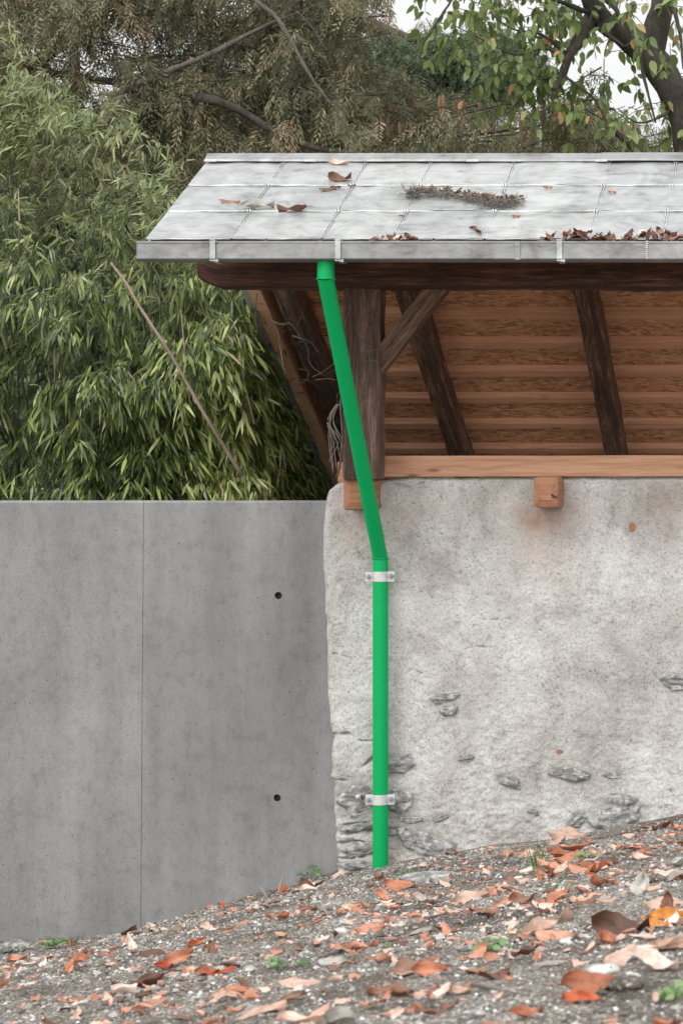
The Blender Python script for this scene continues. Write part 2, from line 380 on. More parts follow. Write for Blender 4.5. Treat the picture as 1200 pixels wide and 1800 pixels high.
M = dict(board=mat_new_wood('fresh_board', (.70, .38, .24), (.80, .47, .31), (.86, .55, .38)), slab=mat_plain('pale_bounce_floor', (.62, .58, .54), .9), plaster=mat_plaster(), stone=mat_stone(), concrete=mat_concrete(), ground=mat_ground(), pebble=mat_pebble(),
    old=mat_old_wood('old_wood', (.045, .026, .02), (.13, .078, .058), (.25, .165, .125)), beam=mat_old_wood('dark_beam_wood', (0.034, 0.017, 0.012), (0.091, 0.041, 0.028), (0.209, 0.102, 0.070)),
    post=mat_old_wood('weathered_post_wood', (0.061, 0.036, 0.026), (0.122, 0.073, 0.054), (0.245, 0.156, 0.121)),
    raft=mat_old_wood('rafter_wood', (0.071, 0.039, 0.024), (0.171, 0.097, 0.065), (0.320, 0.192, 0.127)),
    lath=mat_new_wood('batten_wood', (0.705, 0.340, 0.200), (0.900, 0.473, 0.283), (0.900, 0.567, 0.364)),
    plank=mat_new_wood('plank_wood', (0.377, 0.179, 0.099), (0.493, 0.260, 0.154), (0.556, 0.332, 0.215)),
    stub=mat_new_wood('hewn_oak', (0.218, 0.097, 0.050), (0.356, 0.163, 0.088), (0.460, 0.226, 0.130)),
    osb=mat_osb(), zinc=mat_zinc(base=.355), seam=mat_zinc('folded_seam', .50, .3), gut=mat_zinc('gutter_sheet', .27, .42, False), clampm=mat_plain('clamp_steel', (.56, .56, .55), .45, .1),
    boltm=mat_plain('bolt_steel', (.34, .34, .335), .4, .4), trimm=mat_plain('trim_sheet', (.50, .51, .54), .5, .4),
    green=mat_plain('green_paint', (.0, .35, .10), .5, 0, .03, 6), dark=mat_plain('dark_recess', (.03, .03, .03), .9),
    plug=mat_plain('cement_plug', (.09, .09, .09), .9),
    vine=mat_plain('dry_vine_bark', (.17, .14, .12), .9, 0, .3, 60), twig=mat_plain('bare_twig_bark', (.12, .095, .075), .9, 0, .3, 40),
    palecane=mat_plain('dead_cane_skin', (.22, .17, .125), .7, 0, .35, 14),
    cane=mat_plain('bamboo_cane', (.09, .10, .05), .6, 0, .3, 10),
    bamboo=mat_leaf('bamboo_leaf', [(0, (0.013, 0.024, 0.006)), (.3, (0.051, 0.084, 0.017)), (.55, (0.175, 0.223, 0.054)), (.8, (0.412, 0.463, 0.160)), (.955, (0.523, 0.510, 0.253)), (1, (0.554, 0.438, 0.292))], .36, .16),
    bamboo_up=mat_leaf('bamboo_leaf_pale', [(0, (0.026, 0.039, 0.013)), (.35, (0.112, 0.135, 0.044)), (.7, (0.282, 0.314, 0.131)), (1, (0.461, 0.467, 0.262))], .42, .2),
    conifer=mat_leaf('brown_conifer_needles', [(0, (0.039, 0.046, 0.022)), (.3, (0.103, 0.108, 0.054)), (.6, (0.215, 0.197, 0.108)), (.9, (0.361, 0.290, 0.184)), (1, (0.447, 0.286, 0.176))], .7, .25),
    conifer2=mat_leaf('olive_conifer_needles', [(0, (0.043, 0.056, 0.025)), (.4, (0.120, 0.133, 0.061)), (.8, (0.249, 0.249, 0.131)), (1, (0.361, 0.275, 0.164))], .7, .25),
    darkfir=mat_leaf('dark_green_needles', [(0, (.030, .052, .024)), (.6, (.075, .115, .050)), (1, (.15, .19, .095))], .6, .2),
    shade=mat_leaf('dull_green_needles', [(0, (0.048, 0.067, 0.036)), (.6, (0.095, 0.123, 0.063)), (1, (0.171, 0.190, 0.099))], .7, .2),
    catkin=mat_leaf('catkin_scales', [(0, (0.120, 0.073, 0.046)), (1, (0.300, 0.182, 0.117))], .8, .1),
    broad=mat_leaf('broad_green_leaf', [(0, (0.065, 0.102, 0.030)), (.4, (0.143, 0.198, 0.054)), (.75, (0.247, 0.300, 0.108)), (.9, (0.364, 0.300, 0.132)), (1, (0.468, 0.240, 0.120))], .45, .35),
    bark_c=mat_bark('conifer_bark', (.03, .022, .017), (.09, .07, .055)), bark_g=mat_bark('grey_branch_bark', (.075, .062, .05), (.17, .145, .12), 20),
    bark_d=mat_bark('dark_tree_bark', (.018, .015, .012), (.07, .058, .042), 14),
    weed=mat_leaf('weed_leaf', [(0, (.07, .14, .05)), (.6, (.16, .26, .10)), (1, (.28, .38, .18))], .6, .25),
    greyweed=mat_leaf('grey_weed_leaf', [(0, (.12, .14, .11)), (1, (.28, .31, .25))], .8, .1),
    straw=mat_leaf('straw_blade', [(0, (.25, .22, .16)), (1, (.5, .46, .38))], .8, .1))
LEAFC = {'orange': [(0, (.32, .11, .055)), (.5, (.50, .20, .11)), (1, (.60, .31, .21))],
         'tan': [(0, (.52, .34, .26)), (.5, (.66, .48, .39)), (1, (.76, .64, .56))],
         'brown': [(0, (.10, .045, .028)), (.5, (.19, .085, .052)), (1, (.27, .13, .085))],
         'red': [(0, (.38, .06, .022)), (1, (.50, .12, .045))],
         'amber': [(0, (.50, .15, .02)), (1, (.62, .26, .05))],
         'grey': [(0, (.28, .265, .23)), (1, (.46, .45, .41))]}
for k, v in LEAFC.items(): M['leaf_' + k] = mat_leaf('dead_leaf_' + k, v, .55, .12, 'obj', 1.0, True)
M['leaf_mix'] = mat_leaf('dead_leaf_litter', [(0, (.12, .06, .04)), (.25, (.26, .13, .085)), (.5, (.54, .25, .155)), (.75, (.64, .42, .33)), (1, (.60, .54, .48))], .7, .1)

# ------------------------------------------------------------------ ground
GX = [-9.0, -6.5, -4.66, -4.01, -3.59, -3.27, -2.98, -2.75, -2.39, -1.9, -1.42, -.77, 1.5, 4.0]
GZ = [-2.75, -2.68, -2.619, -2.57, -2.44, -2.345, -2.28, -2.20, -2.125, -2.02, -1.955, -1.845, -1.6, -1.5]
def ground_z(x, y, detail=True):
    x = np.asarray(x, float); y = np.asarray(y, float)
    zw = np.interp(x, GX, GZ)
    zn = np.clip(-1.10 + .14 * (x + .3), -1.9, -.8)
    t = (y - 4) / 6.95
    z = zn + (zw - zn) * np.clip(t, 0, 1)
    z = z - .12 * np.clip(4 - y, 0, 4)
    if detail:
        z = z + .045 * fbm(x * 1.3, y * 1.3, 3, 3) + .020 * fbm(x * 6, y * 6, 3, 11) * np.clip((11 - y) / 1., .4, 1)
    behind = np.clip((y - 11.27) / .06, 0, 1)
    z = z * (1 - behind) + (-.62 + .05 * fbm(x * .5, y * .5, 2, 8) - .0 * y) * behind
    far = np.clip((np.abs(x) - 15) / 40, 0, 1)
    return z
def ground_hit(px, py):
    D = np.linspace(3.2, 11.1, 1600); p = P(px, py, D[:, None][:, 0] * 1.0) if False else None
    X = PX(px, D); Z = PZ(py, D); g = ground_z(X, D)
    i = np.where(Z <= g)[0]
    k = i[0] if len(i) else len(D) - 1
    return np.array([X[k], D[k], g[k]])
xs = np.concatenate([np.linspace(-400, -30, 12), np.linspace(-25, -6.2, 30), np.linspace(-6, .6, 440), np.linspace(.8, 8, 30), np.linspace(10, 400, 14)])
ys = np.concatenate([np.linspace(-60, -2, 12), np.linspace(-1, 3.4, 20), np.linspace(3.5, 11.25, 420), np.linspace(11.28, 11.4, 4), np.linspace(11.6, 30, 60), np.linspace(35, 700, 20)])
gx, gy = np.meshgrid(xs, ys); gz = ground_z(gx, gy); ny_, nx_ = gx.shape
idx = np.arange(ny_ * nx_).reshape(ny_, nx_)
F = np.stack([idx[:-1, :-1], idx[:-1, 1:], idx[1:, 1:], idx[1:, :-1]], -1).reshape(-1, 4)
g = mk('ground', np.stack([gx, gy, gz], -1).reshape(-1, 3), [F], M['ground'], smooth=True)
setp(g, 'sloping bank of grey gravel and dark soil', None, None, 'structure')

# gravel stones: one uncountable scatter
def scatter_xy(n, bias=0.0):
    Y = 3.7 + (11.15 - 3.7) * RNG.random(n) ** .8
    lo = PX(-160, Y); hi = PX(1330, Y)
    u = RNG.random(n) ** (1 / (1 + bias))
    return lo + (hi - lo) * u, Y
def pebbles(n, smin, smax):
    x, y = scatter_xy(n); keep = (fbm(x * 2.5, y * 2.5, 3, 31) > -.10) | (RNG.random(n) < .3)
    keep &= ~((y > 10.72) & (x > -2.85)); x = x[keep]; y = y[keep]; n = len(x)
    z = ground_z(x, y); s = smin + (smax - smin) * RNG.random(n) ** 3
    base = np.array([[1, 0, 0], [0, 1, 0], [-1, 0, 0], [0, -1, 0], [0, 0, .7], [0, 0, -.5]], float)
    F = np.array([[0, 1, 4], [1, 2, 4], [2, 3, 4], [3, 0, 4], [1, 0, 5], [2, 1, 5], [3, 2, 5], [0, 3, 5]])
    V = base[None] * (1 + .7 * (RNG.random((n, 6, 3)) - .5)) + .5 * (RNG.random((n, 6, 3)) - .5)
    a = RNG.random(n) * 6.28; c, si = np.cos(a)[:, None], np.sin(a)[:, None]
    V = np.stack([V[..., 0] * c - V[..., 1] * si, V[..., 0] * si + V[..., 1] * c, V[..., 2]], -1) * s[:, None, None]
    V += np.stack([x, y, z + s * .2], -1)[:, None]
    Fa = (F[None] + 6 * np.arange(n)[:, None, None]).reshape(-1, 3)
    return V.reshape(-1, 3), Fa, np.repeat(RNG.random(n) ** 1.15, 6)
V1, F1, A1 = pebbles(75000, .0022, .008); V2, F2, A2 = pebbles(5000, .006, .019)
gr = mk('gravel', np.vstack([V1, V2]), [np.vstack([F1, F2 + len(V1)])], M['pebble'], attr={'rnd': np.concatenate([A1, A2 * .9])})
setp(gr, 'loose grey and white gravel scattered over the bank', 'gravel', None, 'stuff')

# ------------------------------------------------------------------ concrete wall
def concrete_wall():
    Dc = 11.2; t = thing('concrete_wall', 'smooth grey cast concrete retaining wall with vertical joint and two tie holes', 'wall', (-4.7, Dc, -2.7))
    zt = PZ(880, Dc); zb = -3.3; ch = .012; back = Dc + .25
    jx_t = PX(252.5, Dc); jx_b = PX(246, Dc); jx = lambda z: jx_b + (jx_t - jx_b) * (z - zb) / (zt - zb)
    mb = MB()
    # right panel with round holes
    holes = [P(489, 1047, Dc), P(487, 1403, Dc)]; rr = .021; a = .06
    hx = holes[0][0] * .5 + holes[1][0] * .5; xr = -2.62
    xb = ['j', hx - a, hx + a, xr]; zbk = [zb, holes[1][2] - a, holes[1][2] + a, holes[0][2] - a, holes[0][2] + a, zt - ch]
    X = lambda q, z: jx(z) + .0005 if q == 'j' else q
    for i in range(3):
        for k in range(5):
            x0, x1, z0, z1 = xb[i], xb[i + 1], zbk[k], zbk[k + 1]
            if i == 1 and k in (1, 3):
                c = holes[0] if k == 3 else holes[1]; n = 32; an = (np.arange(n) + .5) / n * 2 * math.pi
                circ = np.stack([c[0] + rr * np.cos(an), np.full(n, Dc), c[2] + rr * np.sin(an)], 1)
                m_ = np.maximum(abs(np.cos(an)), abs(np.sin(an)))
                sq = np.stack([hx + a * np.cos(an) / m_, np.full(n, Dc), c[2] + a * np.sin(an) / m_], 1)
                inner = circ + np.array([0, .07, 0])
                j = np.arange(n); q = (j + 1) % n
                mb.add(np.vstack([circ, sq, inner]), [np.stack([j + n, q + n, q, j], 1), np.stack([j, q, q + 2 * n, j + 2 * n], 1)])
                # corners of the square cell
                for sx in (-1, 1):
                    for sz in (-1, 1):
                        cn = np.array([hx + sx * a, Dc, c[2] + sz * a])
                        near = np.argsort(np.linalg.norm(sq - cn, axis=1))[:2]
                        f = [0, 1, 2] if sx * sz > 0 else [0, 2, 1]
                        mb.add(np.vstack([cn, sq[near[0]], sq[near[1]]]), np.array([f]))
                continue
            V = np.array([[X(x0, z0), Dc, z0], [X(x1, z0), Dc, z0], [X(x1, z1), Dc, z1], [X(x0, z1), Dc, z1]])
            mb.add(V, np.array([[0, 1, 2, 3]]))
    # chamfer, top, sides, back of right panel
    e = [(Dc, zt - ch), (Dc + ch, zt), (back, zt), (back, zb)]
    for (y0, z0), (y1, z1) in zip(e[:-1], e[1:]):
        mb.add(np.array([[jx(z0) + .0005, y0, z0], [xr, y0, z0], [xr, y1, z1], [jx(z1) + .0005, y1, z1]]), np.array([[0, 1, 2, 3]]))
    z1 = zt - ch
    mb.add(np.array([[jx(zb) + .0005, Dc, zb], [jx(z1) + .0005, Dc, z1], [jx(zt) + .0005, Dc + ch, zt], [jx(zt) + .0005, back, zt], [jx(zb) + .0005, back, zb]]), np.array([[4, 3, 2, 1, 0]]))
    # left panel, 2 mm proud
    D2 = Dc - .002; xl = -9.5; cj = .003
    e = [(D2, zb), (D2, zt - ch), (D2 + ch, zt), (back, zt), (back, zb)]
    for (y0, z0), (y1, z1) in zip(e[:-1], e[1:]):
        mb.add(np.array([[xl, y0, z0], [jx(z0) - .001, y0, z0], [jx(z1) - .001, y1, z1], [xl, y1, z1]]), np.array([[0, 1, 2, 3]]))
    mb.add(np.array([[jx(zb) - .001, D2, zb], [jx(z1) - .001, D2, zt - ch], [jx(zt) - .001, D2 + ch, zt], [jx(zt) - .001, back, zt], [jx(zb) - .001, back, zb]]), np.array([[0, 1, 2, 3, 4]]))
    mb.build('wall', M['concrete'], t)
    V, F = box(jx(zb) - .02, jx(zt) + .02, Dc + .008, back - .01, zb, zt - .004); mk('joint_filler', V, [F], M['concrete'], t)
    for c in holes:
        n = 24; an = np.arange(n) / n * 2 * math.pi; mb = MB()
        a0 = np.stack([c[0] + .0205 * np.cos(an), np.full(n, Dc + .002), c[2] + .0205 * np.sin(an)], 1); a1 = a0 + [0, .045, 0]
        a2 = np.stack([c[0] + .004 + .009 * np.cos(an), np.full(n, Dc + .035), c[2] - .004 + .009 * np.sin(an)], 1)
        j = np.arange(n); q = (j + 1) % n
        mb.add(np.vstack([a0, a1]), [np.stack([j, q, q + n, j + n], 1), (np.arange(n) + n)[None]])
        mb.add(a2, [np.arange(n)[::-1][None]])
        mb.build('tie_hole', M['plug'], t)
    return t
concrete_wall()

# ------------------------------------------------------------------ the shed
DW = 10.87; SL = .5735; ZE = PZ(420, 10.0); YR = 11.0; ZR = ZE + SL * 1.0; XL = -3.476; XRT = 1.6
cs = math.cos(math.atan(SL)); sn = math.sin(math.atan(SL))
def zf(y): return ZE + SL * (y - 10.0)
def zb_(y): return ZR - SL * (y - YR)
shed = thing('shed', 'old open shed with rough plastered wall, metal sheet roof and bright green downpipe', 'shed', (-2.0, DW, -2.1))

LEFT = [(843, 600), (850, 588), (862, 576), (880, 571), (930, 567), (1000, 566), (1040, 569), (1078, 569), (1090, 572), (1150, 573), (1230, 574), (1262, 578), (1290, 581), (1296, 585), (1330, 581), (1368, 580), (1376, 588), (1400, 585), (1440, 587), (1500, 591), (1530, 592), (1700, 596)]
STONES = [  # px, py, half-width, half-height, tilt, protrusion
    (624, 1408, 33, 31, 0.0, .030), (704, 1408, 28, 23, .2, .034), (695, 1345, 32, 20, .1, .022), (745, 1482, 52, 21, -.2, .036),
    (622, 1455, 38, 9, .15, .026), (628, 1492, 36, 13, .05, .03), (622, 1522, 40, 10, 0, .03), (700, 1462, 24, 10, .1, .02),
    (720, 1441, 22, 6, .0, .018), (775, 1438, 16, 6, .3, .016), (892, 1372, 24, 12, -.35, .018), (1006, 1361, 40, 12, -.2, .024), (1080, 1364, 15, 7, .0, .01),
    (1085, 1430, 54, 30, .15, .040), (1012, 1442, 20, 12, .7, .02), (935, 1428, 10, 7, 0, .008), (778, 1228, 24, 6, .05, .016), (790, 1250, 16, 9, .1, .014),
    (1188, 1200, 22, 16, -.1, .014), (820, 1334, 14, 8, .2, .008)]
CRACKS = [[(579, 1292), (610, 1290), (632, 1302), (655, 1304)], [(580, 1371), (615, 1372), (640, 1345), (660, 1330)], [(815, 1172), (817, 1142), (835, 1137), (862, 1139)],
    [(752, 1222), (775, 1224), (802, 1222)], [(712, 1186), (722, 1178), (740, 1184)], [(606, 1450), (640, 1447), (676, 1440)], [(600, 1468), (640, 1462), (690, 1458), (712, 1462)],
    [(590, 1484), (620, 1480), (655, 1486)], [(590, 1510), (640, 1506)], [(1020, 848), (1045, 852), (1068, 847)], [(1035, 868), (1012, 880)], [(690, 850), (720, 858), (745, 848), (775, 840)],
    [(975, 1352), (1000, 1350), (1030, 1362), (1040, 1366)], [(820, 1089), (860, 1090), (895, 1088)], [(870, 1170), (880, 1178)], [(588, 1150), (620, 1158)], [(1060, 1400), (1090, 1396), (1120, 1412)]]
def stone_wall():
    u = np.concatenate([np.linspace(-.5, -.06, 5), np.linspace(-.045, 0, 5), np.linspace(.006, 2.15, 400), np.linspace(2.2, 4.2, 40)])
    v = np.concatenate([np.linspace(-1.0, -.72, 5), np.linspace(-.7, 1.68, 440)]);
    # v: 0 at py 1530 upward in metres; top row near .0
    zlo = -2.85
    zrow = np.linspace(zlo, .075, 470); ext = np.array([.02, .06, .2, .48])
    U, Z = np.meshgrid(u, np.concatenate([zrow, np.full(len(ext), .075)]))
    T = np.zeros_like(U); T[len(zrow):] = ext[:, None]
    py = VY - Z / DW * FPX
    Lp = np.array(LEFT); xl = PX(np.interp(py, Lp[:, 0], Lp[:, 1]), DW)
    X = xl + np.maximum(U, 0)
    px = VX + X / DW * FPX
    ztop = PZ(np.interp(px, [565, 578, 592, 640, 662, 690, 712, 728, 745, 765, 900, 1010, 1025, 1040, 1300], [872, 860, 849, 845, 845, 842, 841, 836, 838, 840, 838, 840, 836, 840, 836]), DW) + .004 * vnoise(X * 18, X * 0, 3)
    Zc = np.minimum(Z, ztop)
    side = np.maximum(-U, 0)
    Y = DW + side + T
    d = .014 * fbm(X * 2.2, Z * 2.2, 2, 1) + .0035 * fbm(X * 9, Z * 9, 2, 5) + .0034 * fbm(X * 30, Z * 30, 2, 9) + .0028 * fbm(X * 85, Z * 85, 2, 19)
    low = np.clip((py - 1180) / 300, 0, 1)
    d = d + low * (.010 * fbm(X * 5, Z * 7, 2, 21) + .010 * fbm(X * 22, Z * 34, 3, 27)) + np.clip((650 - px) / 60, 0, 1) * low * .014 * fbm(X * 8, Z * 26, 3, 33)
    # rounded corner and top edge
    edge = np.clip(np.maximum(0, .035 - np.maximum(U, 0)) / .035, 0, 1) ** 2 * .03 + np.clip((.03 - (ztop - Zc)) / .03, 0, 1) ** 2 * .02
    st = np.zeros_like(X); 
    for (sx, sy, hw, hh, tl, pr) in STONES:
        dx = (px - sx); dy = -(py - sy); c, s_ = math.cos(tl), math.sin(tl)
        e = ((dx * c + dy * s_) / (hw * 1.18)) ** 2 + ((-dx * s_ + dy * c) / (hh * 1.25)) ** 2
        st = np.maximum(st, np.clip((1.1 - e) * 2, 0, 1) * .5)
    cr = np.zeros_like(X)
    wob = 3.5 * vnoise(px / 12, py / 9, 40) + 1.2 * vnoise(px / 3, py / 3, 41)
    for poly in CRACKS:
        for (a, b), (c, e_) in zip(poly[:-1], poly[1:]):
            tt = np.clip(((px - a) * (c - a) + (py - b) * (e_ - b)) / ((c - a) ** 2 + (e_ - b) ** 2), 0, 1)
            dist = np.hypot(px - a - tt * (c - a), py - b - tt * (e_ - b)) + wob
            big = 1.0 if b > 1280 and a < 720 else .45
            cr = np.maximum(cr, np.exp(-(dist / (.8 + 1.1 * big)) ** 2) * big * np.clip(.75 + 1.6 * vnoise(px / 11, py / 11, 44), 0, 1))
    d = d + cr * .024
    d = np.where(side + T > 0.01, d * .4, d)
    Y = Y + d + edge
    X2 = X + np.where(side > 0, .02 * fbm(Y * 8, Z * 8, 3, 14) + .008, .006 * fbm(Z * 16, U * 4, 2, 16) * (U < .05))
    # stains (rust-brown runs below the beam ends, grey damp at the foot)
    g = lambda cx, cy, wx, wy: np.exp(-((px - cx) / wx) ** 2 - ((py - cy) / wy) ** 2)
    stain = .7 * g(940, 912, 42, 26) + .5 * g(960, 950, 50, 70) + .5 * g(625, 925, 26, 34) + .22 * g(990, 905, 60, 24) + .3 * g(700, 905, 60, 20) + .35 * g(610, 1515, 26, 16) + .45 * g(695, 1500, 12, 34) + .10 * (py < 900) + .25 * g(1190, 900, 60, 50)
    ny, nx = X.shape; idx = np.arange(nx * ny).reshape(ny, nx)
    F = np.stack([idx[:-1, :-1], idx[:-1, 1:], idx[1:, 1:], idx[1:, :-1]], -1).reshape(-1, 4)
    o = mk('wall', np.stack([X2, Y, Zc], -1).reshape(-1, 3), [F], M['plaster'], shed, attr={'stain': np.clip(stain, 0, 1).ravel(), 'stone': np.clip(st + cr * .5, 0, 1).ravel()}, smooth=True)
    # exposed field stones
    for i, (sx, sy, hw, hh, tl, pr) in enumerate(STONES):
        if sx < 640 and sy > 1360: sx += 5; hw *= .88
        c = P(sx, sy, DW); k = DW / FPX; n = 44; m_ = 22
        th = np.linspace(0, 2 * math.pi, n, endpoint=False); ph = np.linspace(.02, math.pi / 2, m_)
        TH, PH = np.meshgrid(th, ph)
        r3 = np.random.default_rng(300 + i); nk = int(r3.integers(5, 8)); tk = np.sort((np.arange(nk) + r3.uniform(-.32, .32, nk)) / nk * 2 * math.pi); dk = r3.uniform(.72, 1.08, nk)
        r = 1 / np.max(np.stack([np.cos(TH - a_) / b2 for a_, b2 in zip(tk, dk)] + [np.full(TH.shape, .6)]), 0) + .12 * vnoise(np.cos(TH) * 1.6 + 10 * i, np.sin(TH) * 1.6, 60 + i) + .22 * vnoise(np.cos(TH) * 5 + 10 * i, np.sin(TH) * 5, 80)
        sq = (abs(np.cos(TH)) ** 3 + abs(np.sin(TH)) ** 3) ** (-1 / 3)
        a = np.sin(PH) ** .8 * np.cos(TH) * hw * k * r; b_ = np.sin(PH) ** .8 * np.sin(TH) * hh * k * r
        ht = np.cos(PH) ** .45 * (pr * .55 + .010) * (1 + .35 * vnoise(a * 20 + i, b_ * 20, 95)) + np.cos(PH) ** .2 * (.012 * fbm(a * 12 + i, b_ * 60, 3, 90) + .004 * fbm(a * 60, b_ * 120, 2, 91))
        c_, s_ = math.cos(tl), math.sin(tl)
        Xs = c[0] + a * c_ - b_ * s_; Zs = c[2] + a * s_ + b_ * c_; Ys = DW + .018 - ht - .01 + .012 * fbm(a * 26 + 3 * i, b_ * 26, 2, 66)
        V = np.stack([Xs, Ys, Zs], -1).reshape(-1, 3); idx = np.arange(n * m_).reshape(m_, n)
        q = (np.arange(n) + 1) % n
        F = np.stack([idx[:-1], idx[1:], idx[1:][:, q], idx[:-1][:, q]], -1).reshape(-1, 4)
        mk('stone', V, [F, idx[0][::-1][None] if False else idx[0][None]], M['stone'], o, smooth=True)
    # small rust-brown chips on the plaster
    for (cx_, cy_, w_, h_) in ((1110, 926, 5, 7), (954, 1204, 5, 4), (983, 1322, 6, 4)):
        c = P(cx_, cy_, DW - .002); k = DW / FPX
        an = np.linspace(0, 6.28, 9, endpoint=False); rr = 1 + .3 * RNG.random(9)
        f0 = np.stack([c[0] + w_ * k * np.cos(an) * rr, np.full(9, DW - .004), c[2] + h_ * k * np.sin(an) * rr], 1)
        V = np.vstack([f0, f0 + [0, .03, 0]]); j = np.arange(9); q = (j + 1) % 9
        mk('brick_chip', V, [np.arange(9)[None], np.stack([j, j + 9, q + 9, q], 1)], M['stub'], o)
    # the rest of the enclosure: left side wall and back wall, low
    mb = MB()
    for b in ((-2.75, -2.4, DW + .5, 13.95, -2.8, .02), (-2.4, XRT, 13.6, 13.95, -2.8, .10)): mb.add(*box(*b))
    mb.build('rear_wall', M['plaster'], shed)
    V, F = box(-2.4, XRT, DW + .52, 13.59, -.9, -.48); mk('floor', V, [F], M['slab'], shed)  # unseen pale floor, added to bounce light onto the roof underside
stone_wall()

def roof():
    xsm = [XL, -3.035, -2.568, -2.198, -1.728, -1.19, -.812, -.37, .06, .5, .93, XRT]
    ysm = [10.0, 10.333, 10.664, 11.0]
    mb = MB(); seam = MB()
    for r in range(3):
        for c in range(len(xsm) - 1):
            x0, x1 = xsm[c], xsm[c + 1]; jx = .008
            if c > 0: x0 += RNG.uniform(-jx, jx) * (r > 0)
            nx, ny = 22, 16
            uu, vv = np.meshgrid(np.linspace(0, 1, nx), np.linspace(-.04, 1.0, ny))
            X = x0 + (x1 - x0) * uu; Y = ysm[r] + (ysm[r + 1] - ysm[r]) * vv
            amp = RNG.uniform(.003, .010)
            h = amp * np.sin(math.pi * uu) * np.sin(math.pi * np.clip(vv, 0, 1)) + .009 * fbm(X * 5 + 3 * c, Y * 7 + 5 * r, 3, 7 + c)
            h = h * np.clip(np.minimum(uu, 1 - uu) * 9, .15, 1) + .004 + .005 * (1 - np.clip(vv, 0, 1)) + .003 * RNG.random()
            if (r, c) in ((0, 5), (1, 6)): h += .022 * np.exp(-((uu - .3) ** 2 * 8 + (vv - .55) ** 2 * 30)) * (1)
            X = X - sn * 0; Zs = zf(Y) + h * cs; Ys = Y - h * sn
            idx = np.arange(nx * ny).reshape(ny, nx)
            F = np.stack([idx[:-1, :-1], idx[:-1, 1:], idx[1:, 1:], idx[1:, :-1]], -1).reshape(-1, 4)
            mb.add(np.stack([X, Ys, Zs], -1).reshape(-1, 3), [F], a=float(RNG.random()) * .8 + (.2 if (r, c) != (2, 3) else .2))
            # folded horizontal edge: thin lip along the lower edge
            n = 30; xx = np.linspace(x0 + .004, x1 - .004, n); hh = .007 + .003 * vnoise(xx * 14, xx * 0, r * 5 + c)
            yy = np.full(n, ysm[r] - .013) + .003 * vnoise(xx * 9, xx * 0, 9 + r)
            pts = np.stack([xx, yy - hh * sn, zf(yy) + hh * cs], 1)
            V, F, uv = tube(pts, .0052 if r else .003, 6); seam.add(V, F, uv, a=.9)
            # ragged standing seam up the right side of the sheet
            if c < len(xsm) - 2:
                n = 26; yy = np.linspace(ysm[r] - .01, ysm[r + 1] - .005, n); xx = x1 + .004 * vnoise(yy * 40, yy * 0, c + 3 * r); hh = .010 + .006 * vnoise(yy * 55, yy * 0, 30 + c)
                for dx in (-.006, .006):
                    pts = np.stack([xx + dx, yy - hh * sn, zf(yy) + hh * cs], 1); V, F, uv = tube(pts, max(.001, .0018) + .002 * (vnoise(yy * 70, yy * 0, c) + .5), 5); seam.add(V, F, uv, a=.7)
                    V, F = box(xx[-1] + dx - .012, xx[-1] + dx + .004, yy[-1] - .02, yy[-1] - .008, zf(yy[-1]) - .01, zf(yy[-1]) + .012); seam.add(V, F, a=.7)
    rf = mb.build('roof', M['zinc'], shed, smooth=True)
    seam.build('seam', M['seam'], rf, smooth=True)
    # ridge cap, a folded strip over the ridge
    mb = MB(); zt = PZ(268.5, YR); zl = PZ(283, YR) + .004
    for (a, b, dz) in ((XL - .004, PX(1063, YR), 0), (PX(1057, YR), XRT, .004)):
        n = 40; xx = np.linspace(a, b, n); wv = .004 * vnoise(xx * 3, xx * 0, 77)
        prof = [(-.052, zl - .012), (-.05, zl - .010), (-.046, zl), (.0, zt + .0), (.05, zt - .012), (.12, zt - .06)]
        V = np.array([[x, YR + py_ , pz + dz + (w_ if k < 3 else 0)] for (k, (py_, pz)) in enumerate(prof) for x, w_ in zip(xx, wv)])
        idx = np.arange(len(V)).reshape(len(prof), n)
        mb.add(V, [np.stack([idx[:-1, :-1], idx[:-1, 1:], idx[1:, 1:], idx[1:, :-1]], -1).reshape(-1, 4)], a=.5)
    cap = mb.build('ridge_cap', M['gut'], rf, smooth=False)
    s = cap.modifiers.new('s', 'SOLIDIFY'); s.thickness = .002
    for px_ in (375, 550, 833, 1058):
        x = PX(px_, YR); V, F = box(x - .035, x + .035, YR - .062, YR - .045, zl - .016, zl - .004); mk('ridge_clip', V, [F], M['clampm'], rf, bevel=.003)
    # back slope outside sheet + front boarding underneath
    yb0, yb1 = YR, 13.98
    th = .004
    V = np.array([[XL, yb0, zb_(yb0) + .012], [XRT, yb0, zb_(yb0) + .012], [XRT, yb1, zb_(yb1) + .012], [XL, yb1, zb_(yb1) + .012]])
    o = mk('rear_roof_sheet', V, [np.array([[0, 1, 2, 3]])], M['trimm'], rf); s = o.modifiers.new('s', 'SOLIDIFY'); s.thickness = .004; s.offset = 1
    # strand board sheathing (both slopes), UV in metres
    def slab(x0, x1, y0, y1, zfun, top, th, name, m, par, seed=0):
        V = []; 
        for z_ in (top, top - th):
            for y in (y0, y1):
                for x in (x0, x1): V.append([x, y, zfun(y) + z_ / cs])
        V = np.array(V); F = np.array([[0, 1, 3, 2], [4, 6, 7, 5], [0, 4, 5, 1], [2, 3, 7, 6], [0, 2, 6, 4], [1, 5, 7, 3]])
        uv = np.stack([V[:, 0] + seed * 3.1, V[:, 1] / cs + (V[:, 2] - zfun(V[:, 1])) + seed * 1.7], 1)
        return mk(name, V, [F], m, par, uv)
    slab(XL + .03, XRT, YR + .01, 13.95, zb_, 0.0, .022, 'sheathing', M['osb'], shed)
    slab(XL + .03, XRT, 10.03, YR - .01, zf, -.006, .022, 'sheathing', M['osb'], shed, 2)
    slab(XL + .03, XRT, 9.985, 10.026, zf, -.012, .030, 'eave_board', M['stub'], shed, 2)
    # battens under the back sheathing
    y = 11.62; k = 0
